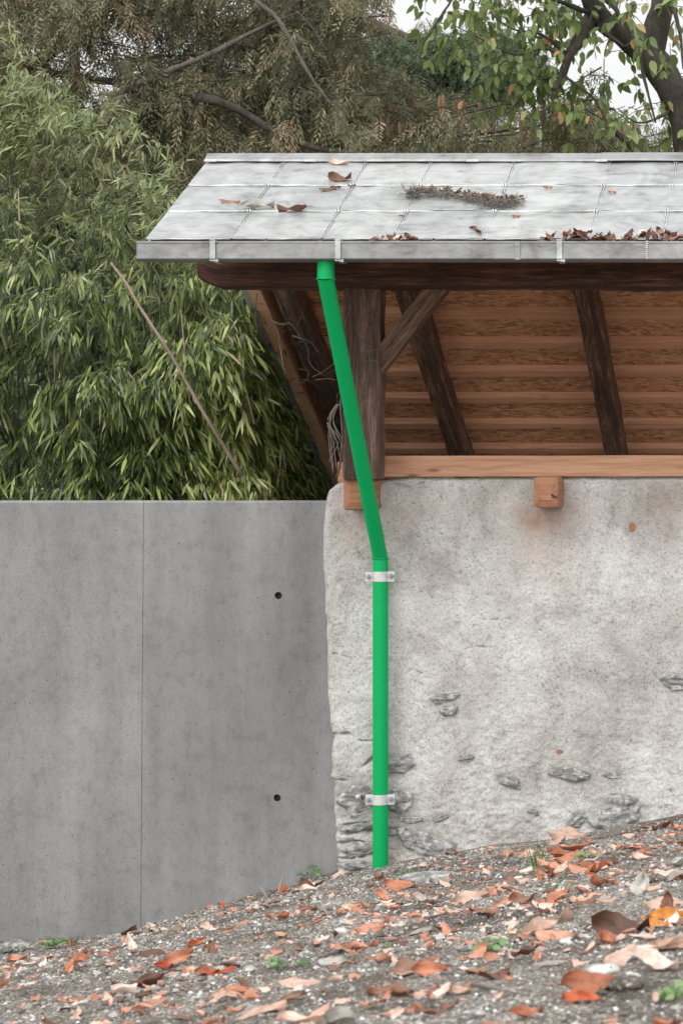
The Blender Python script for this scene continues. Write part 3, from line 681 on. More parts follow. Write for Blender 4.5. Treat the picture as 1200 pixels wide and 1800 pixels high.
    while y < 13.9:
        slab(XL + .075, XRT, y, y + .060, zb_, -.025, .036, 'batten', M['lath'], shed, 5 + k); y += .2875; k += 1
    # rake: board and metal edge trim on the left gable of the back slope
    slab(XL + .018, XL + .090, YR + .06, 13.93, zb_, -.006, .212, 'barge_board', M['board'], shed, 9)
    slab(XL - .036, XL + .016, YR + .06, 13.98, zb_, .02, .222, 'edge_trim', M['trimm'], shed)
    slab(XL + .001, XL + .012, 10.02, YR - .01, zf, -.002, .10, 'edge_trim', M['trimm'], shed)
    # rafters: dark old timbers below the battens
    for i, (x0, x1, j) in enumerate(((-3.325, -3.185, .02), (-2.575, -2.435, .0), (-1.495, -1.36, .015), (-.42, -.28, 0), (.65, .8, 0))):
        for (ya, yb2, fn, s_, h, o0) in ((YR + .06, 13.9, zb_, 0, .15, .085), (10.16, YR - .06, zf, 3, .09, .03)):
            off = -o0 - h / 2
            pa = np.array([(x0 + x1) / 2, ya, fn(ya) + off / cs]); pb = np.array([(x0 + x1) / 2 + (j if s_ == 0 else 0), yb2, fn(yb2) + off / cs])
            V, F, uv = timber(pa, pb, x1 - x0, h, seed=20 + i + s_ * 7, rough=.011, seg=40)
            mk('rafter', V, F, M['raft'] if i else M['old'], shed, uv, smooth=False)
    V, F, uv = timber((XL + .07, YR, ZR - .35), (XRT, YR, ZR - .35), .14, .2, seed=3); mk('ridge_beam', V, F, M['old'], shed, uv)
roof()

def timbers():
    # long eave beam with chamfered end
    Db = 10.60; x0 = PX(348, Db); zb0 = PZ(505, Db); zt0 = 1.385; hy = .2
    seg = 120; xx = np.concatenate([np.linspace(x0, x0 + .16, 12), np.linspace(x0 + .19, XRT, seg)])
    V = []; prof = []
    nz = 9; ny = 5
    loop = [(0, k / (nz - 1)) for k in range(nz)] + [(k / (ny - 1), 1) for k in range(1, ny)] + [(1, 1 - k / (nz - 1)) for k in range(1, nz)] + [(1 - k / (ny - 1), 0) for k in range(1, ny - 1)]
    n = len(loop); per = np.linspace(0, 1, n, endpoint=False) * 2 * (hy + zt0 - zb0)
    uv = []
    for i, x in enumerate(xx):
        e = np.clip((x - x0) / .10, 0, 1); lift = .042 * (1 - e)
        sag = .006 * float(vnoise(x * 1.1, 0, 5)) - .002 * x * 0
        for (a, b), p in zip(loop, per):
            z = (zb0 + lift) + (zt0 - zb0 - lift) * b + sag; y = Db + hy * a
            cy = a - .5; cz = b - .5
            k = .010 * float(vnoise(x * 3, p * 8, 2)) + .006 * float(vnoise(x * 11, p * 30, 4))
            cr = .014 * max(0, (abs(cy) + abs(cz) - .85) / .15)
            y += (-1 if cy < 0 else 1) * (k * .8 - cr); z += (-1 if cz < 0 else 1) * (k - cr)
            xo = .012 * float(vnoise(p * 12, 3, 8)) if i == 0 else 0
            V.append([x + xo, y, z]); uv.append([x, p])
    m_ = len(xx); i = np.arange(m_ - 1)[:, None] * n; j = np.arange(n)[None]; q = (j + 1) % n
    F = np.stack([i + j, i + n + j, i + n + q, i + q], -1).reshape(-1, 4)
    mk('eave_beam', V, [F, np.arange(n)[None], (np.arange(n) + (m_ - 1) * n)[::-1][None]], M['beam'], shed, uv)
    # post, brace
    xa, xb = PX(604, 10.64), PX(667, 10.64)
    V, F, uv = timber(((xa + xb) / 2, 10.73, PZ(842, 10.64)), ((xa + xb) / 2, 10.73, zb0 + .03), xb - xa, .17, up=(0, 1, 0), seed=40, rough=.010, seg=40)
    mk('post', V, F, M['post'], shed, uv)
    a = P(655, 652, 10.72); b = P(785, 487, 10.72)
    V, F, uv = timber(a, b, .1, .115, up=(0, 0, 1), seed=44, rough=.006, seg=24)
    mk('brace', V, F, M['raft'], shed, uv)
    # wall plate plank on the wall top
    zA, zB = PZ(838, 10.84), PZ(801, 10.84)
    V, F, uv = timber((PX(660, 10.84), 10.90, (zA + zB) / 2), (XRT, 10.90, (zA + zB) / 2 + .006), .1, zB - zA, seed=51, rough=.0012, cr=.003, seg=60)
    mk('wall_plate', V, F, M['plank'], shed, uv)
    V, F, uv = timber((PX(592, 10.9), 10.95, PZ(830, 10.95)), (PX(625, 10.9), 10.95, PZ(830, 10.95)), .07, .115, seed=57, rough=.001, cr=.003, seg=6)
    mk('wall_plate', V, F, M['plank'], shed, uv)
    # tie beam ends coming out of the wall, rounded by wear
    for i, (p0, p1, q0, q1) in enumerate(((601, 655, 838, 896), (936, 981, 839, 894))):
        D = 10.665; x0, x1 = PX(p0, D), PX(p1, D); z1, z0 = PZ(q0, D), PZ(q1, D)
        V, F, uv = timber(((x0 + x1) / 2, 11.3, (z0 + z1) / 2), ((x0 + x1) / 2, D, (z0 + z1) / 2), x1 - x0, z1 - z0, seed=60 + i, rough=.007, cr=.02, seg=26)
        n = len(V) // 26; c = V[-n:].mean(0); V[-n:] = c + (V[-n:] - c) * .94; V[-n:, 1] += .006
        ce = V[-n:].copy(); mid = c + (ce - c) * .55; mid[:, 1] -= .007 + .006 * RNG.random(n)
        base = len(V); V = np.vstack([V, mid]); k = np.arange(n); q = (k + 1) % n
        F = [F[0], F[1], np.stack([base - n + k, base - n + q, base + q, base + k], 1), (base + k)[None]]
        uv = np.vstack([uv, np.stack([mid[:, 0] * 1.0, mid[:, 2]], 1)])
        o = mk('tie_beam', V, F, M['stub'], shed, uv)
        if i == 1:   # drying crack in the end grain
            pts = [P(967, 868, D - .004), P(973, 872, D - .012), P(981, 875, D - .004)]
            V, F, uv = tube(smooth_path(pts, 10), [.001, .003, .004, .005, .005, .004, .004, .003, .003, .002], 6); mk('crack', V, F, M['dark'], o, uv)
timbers()

def gutter():
    Dg = 9.88; xl = PX(240, Dg); zt = PZ(423.5, Dg); zb0 = PZ(455.5, Dg); joint = PX(1147, Dg)
    t = .0015
    prof = [(.128, zt - .012), (.128, zb0 + .0), (.012, zb0), (.004, zb0 + .001), (.0, zb0 + .006), (.0, zb0 + .014), (.003, zb0 + .016), (.003, zt - .01), (.0, zt - .008), (.0, zt - .001), (.004, zt + .001), (.012, zt), (.012, zt - .008)]
    def piece(a, b, off):
        n = 30; xx = np.linspace(a, b, n)
        V = np.array([[x, Dg + y + off + .0015 * float(vnoise(x * 4, z * 3, 4)), z + .002 * float(vnoise(x * 1.5, 0, 6)) * 1 + off * .4] for (y, z) in prof for x in xx])
        idx = np.arange(len(V)).reshape(len(prof), n)
        return V, [np.stack([idx[:-1, :-1], idx[:-1, 1:], idx[1:, 1:], idx[1:, :-1]], -1).reshape(-1, 4)]
    mb = MB(); mb.add(*piece(xl, joint, 0.0)); mb.add(*piece(joint - .03, XRT, -.003))
    # end plate
    V = np.array([[xl, Dg + y, z] for (y, z) in ((.128, zt - .012), (.128, zb0), (.006, zb0), (0, zb0 + .006), (0, zt), (.012, zt))]); mb.add(V, [np.arange(6)[None]])
    g = mb.build('gutter', M['gut'], shed); s = g.modifiers.new('s', 'SOLIDIFY'); s.thickness = .0016; s.offset = 0
    for px_ in (374, 594, 983):
        x = PX(px_, Dg); m2 = MB(); w_ = .0145
        m2.add(*box(x - w_, x + w_, Dg - .007, Dg - .0015, zb0 + .002, zt + .003))
        m2.add(*box(x - w_ * 1.1, x + w_ * .9, Dg - .008, Dg + .13, zt + .002, zt + .008))
        m2.add(*box(x - w_, x + w_, Dg - .009, Dg + .12, zb0 - .009, zb0 - .003))
        m2.add(*box(x + w_ * .3, x + w_ + .014, Dg - .004, Dg + .03, zb0 - .014, zb0 - .001))
        m2.build('gutter_bracket', M['seam'], g, bevel=.0015)
    m2 = MB()
    for k in range(9):
        z = zb0 + .006 + k * (zt - zb0 - .008) / 8; V, F = box(joint - .034 - .004 * RNG.random(), joint - .026 + .003 * RNG.random(), Dg - .007, Dg - .001, z - .003, z + .0035); m2.add(V, F)
    m2.build('solder_seam', M['clampm'], g, bevel=.001)
    V, F = box(PX(905, Dg), PX(914, Dg), Dg - .0035, Dg - .001, zb0 - .001, zt); mk('joint_cover', V, [F], M['gut'], g)
    # rear strap so the gutter hangs from the rafters
    for x in (-3.27, -2.5, -1.42, -.35, .72):
        V, F = box(x - .015, x + .015, Dg + .125, 10.17, zb0 + .05, zb0 + .054); mk('gutter_strap', V, [F], M['gut'], g)
gutter()

def downpipe():
    D0, D1 = 9.955, 10.79; r = .0425
    top = P(572.5, 452, D0); el = P(572.5, 491, D0); k2 = P(668.5, 982, D1); bot = P(668.5, 1526, D1)
    mb = MB()
    V, F, uv = tube([top, el + [0, 0, .002]], [r * 1.03, r * 1.03], 40, up=(0, 1, 0)); mb.add(V, F, uv)
    d = (k2 - el) / np.linalg.norm(k2 - el)
    V, F, uv = tube([el - d * .012, el + d * .3, k2 - d * .3, k2 + d * .014], [r * .99, r * .97, r * .97, r * .95], 40, up=(0, 1, 0)); mb.add(V, F, uv)
    V, F, uv = tube([k2 + [0, 0, -.004], bot], [r, r], 40, up=(0, 1, 0)); mb.add(V, F, uv)
    p = mb.build('downpipe', M['green'], shed, smooth=True)
    p.modifiers.new('e', 'EDGE_SPLIT').split_angle = R(50)
    for (c, rr, up_) in ((el + [0, 0, .001], r * 1.06, (0, 1, 0)), (k2 + [0, 0, .001], r * 1.04, (0, 1, 0))):
        n = 44; a = np.arange(n + 1) / n * 2 * math.pi
        tilt = 0.0
        pts = np.stack([c[0] + rr * np.cos(a), c[1] + rr * np.sin(a), c[2] - .0 + .0015 * np.sin(a * 5)], 1)
        V, F, uv = tube(pts, .0042, 8, cap=False); mk('bead', V, F, M['green'], p, uv, smooth=True)
    for (py, xtra) in ((1013.5, 0), (1405.5, 1)):
        c = P(668.5, py, D1); m = MB(); hh = .028; n = 40; a = np.arange(n) / n * 2 * math.pi
        R1 = r + .0035
        ring = lambda z, q: np.stack([c[0] + q * np.cos(a), c[1] + q * np.sin(a), np.full(n, c[2] + z)], 1)
        V = np.vstack([ring(-hh, r + .0005), ring(-hh, R1), ring(hh, R1), ring(hh, r + .0005)]); j = np.arange(n); q = (j + 1) % n
        m.add(V, [np.stack([j + k * n, q + k * n, q + (k + 1) * n, j + (k + 1) * n], 1) for k in range(3)])
        for s in (-1, 1):
            for y0 in (-.016, .004):
                V, F = box(c[0] + s * (r * .92), c[0] + s * (r + .038), c[1] + y0, c[1] + y0 + .007, c[2] - hh, c[2] + hh * (1 if s > 0 else .9)); m.add(V, F)
        m.build('pipe_clamp', M['clampm'], p, bevel=.0012)
        for s in (-1, 1):
            b = MB()
            cc = np.array([c[0] + s * (r + .020), c[1] - .018, c[2] + (0 if s < 0 else .004)])
            V, F, uv = tube([cc + [0, -.014, 0], cc, cc + [0, .02, 0]], [.011, .015, .015], 6, up=(0, 0, 1)); b.add(V, F, uv)
            V, F, uv = tube([cc + [0, -.018, 0], cc + [0, .03, 0]], [.006, .006], 10, up=(0, 0, 1)); b.add(V, F, uv); b.build('clamp_bolt', M['boltm'], p)
        b = MB(); V, F, uv = tube([c + [0, r * .8, 0], [c[0], DW + .05, c[2]]], [.006, .006], 8, up=(0, 0, 1)); b.add(V, F, uv)
        b.build('wall_pin', M['clampm'], p)
        if xtra:   # old fixing left beside the lower clamp
            c2 = P(631, 1400, DW - .012); m = MB(); V, F, uv = tube([c2 + [0, -.035, 0], c2 + [0, .04, 0]], [.014, .012], 8, up=(0, 0, 1)); m.add(V, F, uv)
            V, F, uv = tube([c2 + [.005, -.02, -.012], c2 + [.004, .03, -.03]], [.009, .007], 7, up=(0, 0, 1)); m.add(V, F, uv)
            m.build('old_anchor', M['clampm'], shed, smooth=True)
downpipe()

# ------------------------------------------------------------------ foliage generators
def unit(v): return v / (np.linalg.norm(v, axis=-1, keepdims=True) + 1e-9)
def blades(B, D, Nn, L, Wd, droop):
    """lanceolate leaves: 6 vertices, 3 faces each"""
    n = len(B); S = unit(np.cross(D, Nn)); dn = np.array([0, 0, -1.0])
    c = lambda t: B + D * (L * t)[:, None] + dn * (droop * L * t * t)[:, None]
    z = np.full(n, 1.0); up = unit(np.cross(S, D))
    p0 = c(z * 0); p1 = c(z * .32); p2 = c(z * .7); p3 = c(z)
    w1 = (Wd / 2)[:, None] * S; w2 = (Wd * .36)[:, None] * S
    V = np.stack([p0, p1 - w1, p1 + w1, p2 - w2, p2 + w2, p3], 1).reshape(-1, 3)
    o = 6 * np.arange(n)[:, None]
    return V, [np.vstack([o + [0, 2, 1], o + [3, 4, 5]]), o + [1, 2, 4, 3]]
def rdir(n): return unit(RNG.normal(size=(n, 3)))

def bamboo():
    t = thing('bamboo_hedge', 'dense green bamboo thicket leaning over the concrete wall', 'bamboo', (-5.0, 12.4, -.6))
    def ztop(X, Y):   # silhouette seen above: high at the left, falling towards the shed
        px = VX + X / Y * FPX
        py = np.interp(px, [-400, 0, 110, 210, 340, 430, 600], [-60, 40, 130, 190, 300, 400, 420]) + 70 * vnoise(px / 45, px * 0, 4) + RNG.exponential(75, np.shape(px)) - 22
        return (VY - py) / FPX * Y
    def clusters(n, upper=False):
        X = RNG.uniform(-6.9, -3.5, n); Z = RNG.uniform(-.35, 3.9, n)
        Yf = 11.62 + .55 * np.clip(Z - 1.15, 0, 9) + .75 * fbm(X * 1.1, Z * 1.3, 3, 50) + .35 * np.abs(fbm(X * 2.3, Z * 2.6, 2, 58)) + .12
        Yf = np.maximum(Yf, 11.56 + .1 * RNG.random(n))
        Y = Yf + RNG.exponential(.34, n)
        pocket = fbm(X * 3.0 + Z * .6, Z * 3.4, 2, 52) < -.08
        Y = Y + pocket * RNG.uniform(.35, 1.0, n)
        k = (Z < ztop(X, Y)) & ~(pocket & (RNG.random(n) < .6))
        return np.stack([X, Y, Z], 1)[k]
    C1 = clusters(9800)
    n = 5600; X = -3.56 - RNG.exponential(.22, n) * (1 + (RNG.random(n) < .3)); Y = RNG.uniform(11.9, 15.5, n); Z = RNG.uniform(-.45, 2.0, n); k = Z < ztop(X, Y); C2 = np.stack([X, Y, Z], 1)[k]
    n = 500; C3 = np.stack([RNG.uniform(-3.7, -2.85, n), RNG.uniform(11.6, 13.0, n), RNG.uniform(-.5, -.06, n)], 1)
    n = 1800; C4 = np.stack([RNG.uniform(-8.2, -3.6, n), RNG.uniform(13.6, 14.6, n), RNG.uniform(-.5, 3.2, n)], 1); C4 = C4[C4[:, 2] < ztop(C4[:, 0], C4[:, 1])]
    C = np.vstack([C1, C2, C3, C4])
    # the pale, finer upper growth is a second part
    hi = C[:, 2] + .25 * RNG.normal(size=len(C)) > 1.35
    for nm, CC, mat, lm, k in (('foliage', C[~hi], M['bamboo'], 1.0, 9), ('pale_foliage', C[hi], M['bamboo_up'], .80, 10)):
        n = len(CC); out = np.zeros((n, 3)); out[:, 1] = -1; out[:, 2] = -.75 if nm == 'foliage' else -.25
        right = CC[:, 0] > -3.95; out[right, 0] += .7
        ax = unit(out + .75 * RNG.normal(size=(n, 3)) * [1, .6, .55])
        tone = np.clip(.50 + .24 * right + .55 * fbm(CC[:, 0] * 1.4, CC[:, 2] * 1.4 + CC[:, 1], 2, 71) + .13 * RNG.normal(size=n), 0, 1)  # leaves beside the shed coloured lighter to offset the shade there
        i = np.repeat(np.arange(n), k); m_ = len(i)
        s = RNG.random(m_)
        B = CC[i] + ax[i] * (s * .13)[:, None] + .012 * RNG.normal(size=(m_, 3))
        D = unit(ax[i] + .38 * RNG.normal(size=(m_, 3)) + [0, 0, -.55 if nm == 'foliage' else -.2])
        L = RNG.uniform(.06, .155, m_) * lm; W = L * RNG.uniform(.115, .17, m_)
        Nn = unit(np.array([0, -.5, .9]) + .5 * RNG.normal(size=(m_, 3)))
        V, F = blades(B, D, Nn, L, W, RNG.uniform(.05, .35, m_))
        a = np.clip(tone[i] * .55 + .62 * RNG.random(m_) - .14, 0, .93); dead = RNG.random(m_) < .016; a[dead] = RNG.uniform(.95, 1, dead.sum())
        mk(nm, V, F, mat, t, attr={'rnd': np.repeat(a, 6)})
    # twigs that carry the clusters
    mb = MB()
    for i in RNG.choice(len(C), 900, replace=False):
        p = C[i]; q = p + [RNG.normal() * .12, .3 + .1 * RNG.normal(), .10 + .12 * RNG.normal()]
        V, F, uv = tube([p + [0, -.05, -.02], (p + q) / 2 + [0, 0, .03], q], [.001, .002, .003], 4, cap=False); mb.add(V, F, uv)
    mb.build('twigs', M['cane'], t)
    for k in range(46):
        x = RNG.uniform(-6.7, -3.65); y = RNG.uniform(12.0, 13.6); h = RNG.uniform(1.6, 3.3) * (1 if x < -4.4 else .6); lean = RNG.normal(size=2) * .25
        pts = [[x, y, -.7], [x + lean[0] * .3, y + lean[1] * .2 - .05, -.6 + h * .5], [x + lean[0], y + lean[1] - .35, -.6 + h]]
        V, F, uv = tube(smooth_path(pts, 14), np.linspace(.011, .003, 14), 6); mk('cane', V, F, M['cane'], t, uv, smooth=True)
    # dead bare canes lying in front of the leaves
    for i, (path, r0) in enumerate((([(195, 462, 11.85), (222, 498, 11.7), (246, 540, 11.62), (300, 622, 11.56), (338, 690, 11.54), (368, 742, 11.5), (426, 836, 11.6)], .0125), ([(318, 545, 11.7), (325, 620, 11.6), (330, 655, 11.7)], .006),
            ([(425, 655, 11.7), (436, 700, 11.62), (447, 745, 11.7)], .007), ([(94, 600, 11.7), (96, 640, 11.6), (97, 690, 11.75)], .006), ([(440, 590, 11.9), (470, 660, 11.9)], .004),
            ([(32, 330, 12.0), (34, 390, 11.85), (33, 450, 12.0)], .005), ([(488, 578, 11.9), (497, 640, 11.75), (502, 662, 11.8)], .004))):
        V, F, uv = tube(smooth_path([P(*q) for q in path], 30), np.linspace(r0 * .6, r0, 30), 8, rough=.15, seed=i)
        o = mk('dead_cane', V, F, M['palecane'], t, uv, smooth=True)
        if i == 0: o['label'] = 'long bare dead cane slanting down across the leaves'
bamboo()

def sprays(C, axis, length, nl, ll, lw, tone, hang=.5, flat=1.0):
    """feathery twigs: leaflets on both sides of a short axis. one quad per leaflet"""
    n = len(C); i = np.repeat(np.arange(n), nl); k = np.tile(np.arange(nl), n); m_ = len(i)
    s = (k + 1) / nl; side = np.where(k % 2, 1.0, -1.0)
    A = axis[i]; ref = unit(rdir(n) * .6 + [0, -1.0, .2])[i]; S = unit(np.cross(A, ref))
    B = C[i] + A * (length[i] * s)[:, None] + np.array([0, 0, -1.0]) * (hang * length[i] * s * s * .3)[:, None]
    D = unit(A * 1.0 + S * side[:, None] * (.85 - .35 * s)[:, None] + .16 * RNG.normal(size=(m_, 3)))
    L = ll * (1.15 - .6 * s) * RNG.uniform(.75, 1.2, m_); Wv = unit(np.cross(D, unit(ref + .5 * RNG.normal(size=(m_, 3))))) * (lw * RNG.uniform(.7, 1.3, m_) / 2)[:, None]
    mid = B + D * (L * .5)[:, None]
    V = np.stack([B, mid - Wv, B + D * L[:, None] + [0, 0, -.003], mid + Wv], 1).reshape(-1, 3)
    F = 4 * np.arange(m_)[:, None] + [0, 1, 2, 3]
    a = np.repeat(np.clip(tone[i] + .10 * RNG.normal(size=m_), 0, 1), 4)
    return V, [F], a
def conifer(t, box_px, D0, D1, nb, mat, bark, twig_n=46, ll=.034, lw=.0065, keep=None, blen=(.5, 1.1), down=-.35, tone0=.5, seed=0, dirx=0.0, ax_down=-.9, tlen=(.09, .22), nl=12, dens=None):
    """boughs scattered through the crown; each carries hanging feathery twigs"""
    mb = MB(); fb = MB(); (x0, y0, x1, y1) = box_px; cnt = 0
    CC = []; AX = []; TN = []
    while cnt < nb:
        px = RNG.uniform(x0, x1); py = RNG.uniform(y0, y1)
        if keep is not None and not keep(px, py): continue
        cnt += 1
        s = P(px, py, RNG.uniform(D0, D1)); d = unit(np.array([RNG.normal() + dirx, RNG.normal() * .6 - .3, down + .25 * RNG.normal()])); L = RNG.uniform(*blen)
        pts = smooth_path([s - d * L * .5 + [0, 0, -.02], s, s + d * L * .5 + [0, 0, -L * .12]], 9)
        V, F, uv = tube(pts, np.linspace(.007, .002, 9), 4, cap=False); mb.add(V, F, uv)
        n = int(twig_n * L); f = RNG.random(n); q = pts[np.minimum((f * 8).astype(int), 7)] + (pts[1] - pts[0]) * RNG.random(n)[:, None]
        q = q + RNG.normal(size=(n, 3)) * [.06, .06, .03]
        CC.append(q); AX.append(unit(d * .5 + RNG.normal(size=(n, 3)) * .55 + [0, 0, ax_down])); TN.append(np.clip(tone0 + .17 * RNG.normal() + .19 * RNG.normal(size=n), 0, 1) + (.22 if RNG.random() < .05 else 0))
    CC = np.vstack(CC); AX = np.vstack(AX); TN = np.clip(np.concatenate(TN), 0, 1)
    V, F, a = sprays(CC, AX, RNG.uniform(*tlen, len(CC)), nl, ll, lw, TN)
    crown = mk('crown', V, F, mat, t, attr={'rnd': a})
    mb.build('boughs', bark, t)
    return crown
def limb(mbld, path, r, n=26, seed=0, rough=.22):
    V, F, uv = tube(smooth_path([P(*q) for q in path], n), np.interp(np.linspace(0, 1, n), np.linspace(0, 1, len(r)), r), 10, rough=rough, seed=seed); mbld.add(V, F, uv)

# big brown conifer across the top left
t = thing('conifer_tree', 'large brownish feathery conifer with dark limbs filling the top left', 'tree', (PX(-120, 15.5), 15.5, -.6))
mb = MB()
V, F, uv = tube(smooth_path([[PX(-120, 15.5), 15.5, -.9], [PX(-110, 15.5), 15.5, 2], [PX(-60, 15.4), 15.4, 4.2], [PX(-60, 15.4), 15.4, 7.5]], 30), np.linspace(.3, .14, 30), 14, rough=.15); mb.add(V, F, uv)
mb.build('trunk', M['bark_c'], t, smooth=True)
for (path, r, m_) in (
    ([(-70, 240, 15.3), (60, 235, 15.0), (150, 205, 14.6), (215, 160, 14.4), (290, 133, 14.4), (372, 92, 14.4), (470, 40, 14.5), (570, 0, 14.6)], [.05, .045, .04, .035, .03, .026, .018, .012], 'bark_g'),
    ([(-60, 100, 15.4), (120, 130, 14.8), (265, 152, 14.5), (345, 166, 14.4), (400, 188, 14.4), (480, 228, 14.4), (555, 255, 14.5), (640, 270, 14.5)], [.06, .05, .042, .045, .042, .04, .03, .02], 'bark_c'),
    ([(440, -10, 13.6), (478, 22, 13.6), (503, 62, 13.6), (545, 130, 13.6), (582, 182, 13.65)], [.02, .022, .02, .017, .010], 'bark_g'),
    ([(-60, 160, 15.4), (75, 110, 14.9), (110, 70, 14.8), (180, 30, 14.7), (250, -20, 14.7)], [.05, .045, .04, .03, .03], 'bark_c'),
    ([(330, 205, 14.6), (375, 150, 14.6), (400, 85, 14.6), (440, 55, 14.6), (520, 20, 14.6)], [.02, .022, .025, .022, .016], 'bark_c'),
    ([(520, 22, 14.2), (545, 40, 14.2), (575, 85, 14.2)], [.010, .008, .004], 'bark_g'),
    ([(795, -5, 14), (770, 30, 14), (745, 75, 14), (735, 105, 14), (690, 135, 14)], [.012, .011, .011, .009, .006], 'bark_c')):
    m2 = MB(); limb(m2, [(a, b + 5 * math.sin(a / 17), c + .06) for a, b, c in path], [q * .72 for q in r], n=44, seed=len(path), rough=.38); m2.build('limb', M[m_], t, smooth=True)
def kp(px, py):
    if px > 610 and py < 150 + 0 and px > 735: return False
    if px > 650 - .1 * py and py < 165: return False
    if px > 600 and RNG.random() < .4: return False
    for (hx, hy, hr) in ((155, 95, 26), (108, 118, 16), (262, 40, 10), (435, 150, 14), (290, 85, 14), (560, 130, 12), (250, 60, 12), (170, 175, 12), (575, 215, 12)):
        if math.hypot((px - hx) * .7, py - hy) < hr * 1.9: return False
    return True
conifer(t, (-120, -110, 790, 250), 14.4, 16.2, 250, M['conifer'], M['bark_c'], keep=kp, twig_n=54, tone0=.42, tlen=(.14, .34), nl=14, ll=.066, lw=.0115)

t = thing('conifer_tree', 'olive green weeping conifer rising just behind the right half of the roof', 'tree', (PX(900, 16.5), 16.5, -.6))
mb = MB(); V, F, uv = tube(smooth_path([[PX(900, 16.5), 16.5, -.9], [PX(905, 16.5), 16.5, 1.4], [PX(930, 16.5), 16.5, 3.0]], 20), np.linspace(.18, .05, 20), 12, rough=.15); mb.add(V, F, uv); mb.build('trunk', M['bark_c'], t, smooth=True)
for (path, r) in (([(640, 222, 15.5), (730, 235, 15.4), (800, 238, 15.4), (850, 234, 15.5), (930, 222, 15.6)], [.01, .016, .018, .014, .01]), ([(1025, 270, 15.2), (1072, 262, 15.2), (1074, 240, 15.2), (1060, 215, 15.2)], [.02, .022, .016, .01]),
        ([(1130, 268, 15.0), (1100, 245, 15.0), (1078, 228, 15.0)], [.045, .04, .02]), ([(590, 90, 15.5), (640, 150, 15.5), (690, 195, 15.5), (770, 215, 15.4)], [.008, .008, .008, .006])):
    m2 = MB(); limb(m2, path, r, seed=3); m2.build('limb', M['bark_c'], t, smooth=True)
def kp2(px, py):
    top = np.interp(px, [560, 650, 760, 850, 900, 1000, 1060, 1120, 1250], [90, 140, 165, 205, 165, 130, 165, 205, 190])
    return py > top + 18 and RNG.random() < .25 + (py - top) / 110
conifer(t, (560, 80, 1250, 300), 15.0, 17.2, 230, M['conifer2'], M['bark_c'], keep=kp2, twig_n=44, tone0=.5, blen=(.35, .75), tlen=(.12, .26), ll=.05, lw=.009)
mb = MB(); ks = MB()
for k in range(34):
    px, py = RNG.uniform(640, 1010), RNG.uniform(160, 215); p = P(px, py, 14.9); L = RNG.uniform(.09, .24); pts = smooth_path([p, p + [.004, 0, -L * .5], p + [0.0, 0, -L]], 8)
    V, F, uv = tube(pts, [.006, .012, .015, .016, .015, .014, .011, .004], 7, rough=.5, seed=k); ks = MB(); ks.add(V, F, uv, a=float(RNG.random())); V, F, uv = tube([p + [.02, 0, .12], p - [0, 0, .01]], [.002, .002], 4); ks.add(V, F, uv, a=0.0); ks.build('catkin', M['catkin'], t)

t = thing('fir_tree', 'dark green conifer in the sky gap left of the broadleaf tree', 'tree', (PX(560, 21), 21, -.6))
mb = MB(); V, F, uv = tube(smooth_path([[PX(560, 21), 21, -.9], [PX(565, 21), 21, 3], [PX(560, 21), 21, 8.5]], 20), np.linspace(.3, .1, 20), 12, rough=.1); mb.add(V, F, uv); mb.build('trunk', M['bark_c'], t, smooth=True)
for (path, r) in (([(565, 20, 21), (700, 70, 20.7), (800, 110, 20.4), (880, 180, 20.2)], [.08, .06, .04, .01]), ([(565, 60, 21), (680, 110, 20.5), (760, 150, 20.4), (830, 190, 20.4)], [.06, .05, .03, .01]), ([(565, -10, 21), (700, 60, 20.5), (800, 78, 20.4), (900, 90, 20.4)], [.06, .05, .03, .01])):
    m2 = MB(); limb(m2, path, r, seed=3); m2.build('limb', M['bark_c'], t, smooth=True)
def kp3(px, py):
    return (72 + 8 * math.sin(px / 14) < py < 88 + (px - 690) * .42 + 50 if px < 870 else 78 < py < 120) and py < 178
conifer(t, (640, 50, 915, 215), 20.0, 21.5, 330, M['darkfir'], M['bark_c'], keep=kp3, twig_n=90, tone0=.5, blen=(.3, .6), down=-.55, dirx=.9, ax_down=-.5, ll=.05, lw=.010, nl=12)

for (cx_, D, nb, lab, ylo, hw) in ((130, 19.5, 190, 'dull green conifer standing behind the bamboo at the far left', 190, 200), (370, 18.5, 150, 'dull green conifer behind the left end of the roof ridge', 235, 130)):
    t = thing('background_conifer', lab, 'tree', (PX(cx_, D), D, -.6))
    V, F, uv = tube(smooth_path([[PX(cx_, D), D, -.9], [PX(cx_ + 5, D), D, 2], [PX(cx_, D), D, 5.2]], 20), np.linspace(.16, .03, 20), 10, rough=.1); mk('trunk', V, F, M['bark_c'], t, uv, smooth=True)
    conifer(t, (cx_ - hw, ylo, cx_ + hw, 520), D - .7, D + .8, nb, M['shade'], M['bark_c'], twig_n=70, tone0=.5, blen=(.5, 1.0), ll=.05, lw=.014, nl=12)

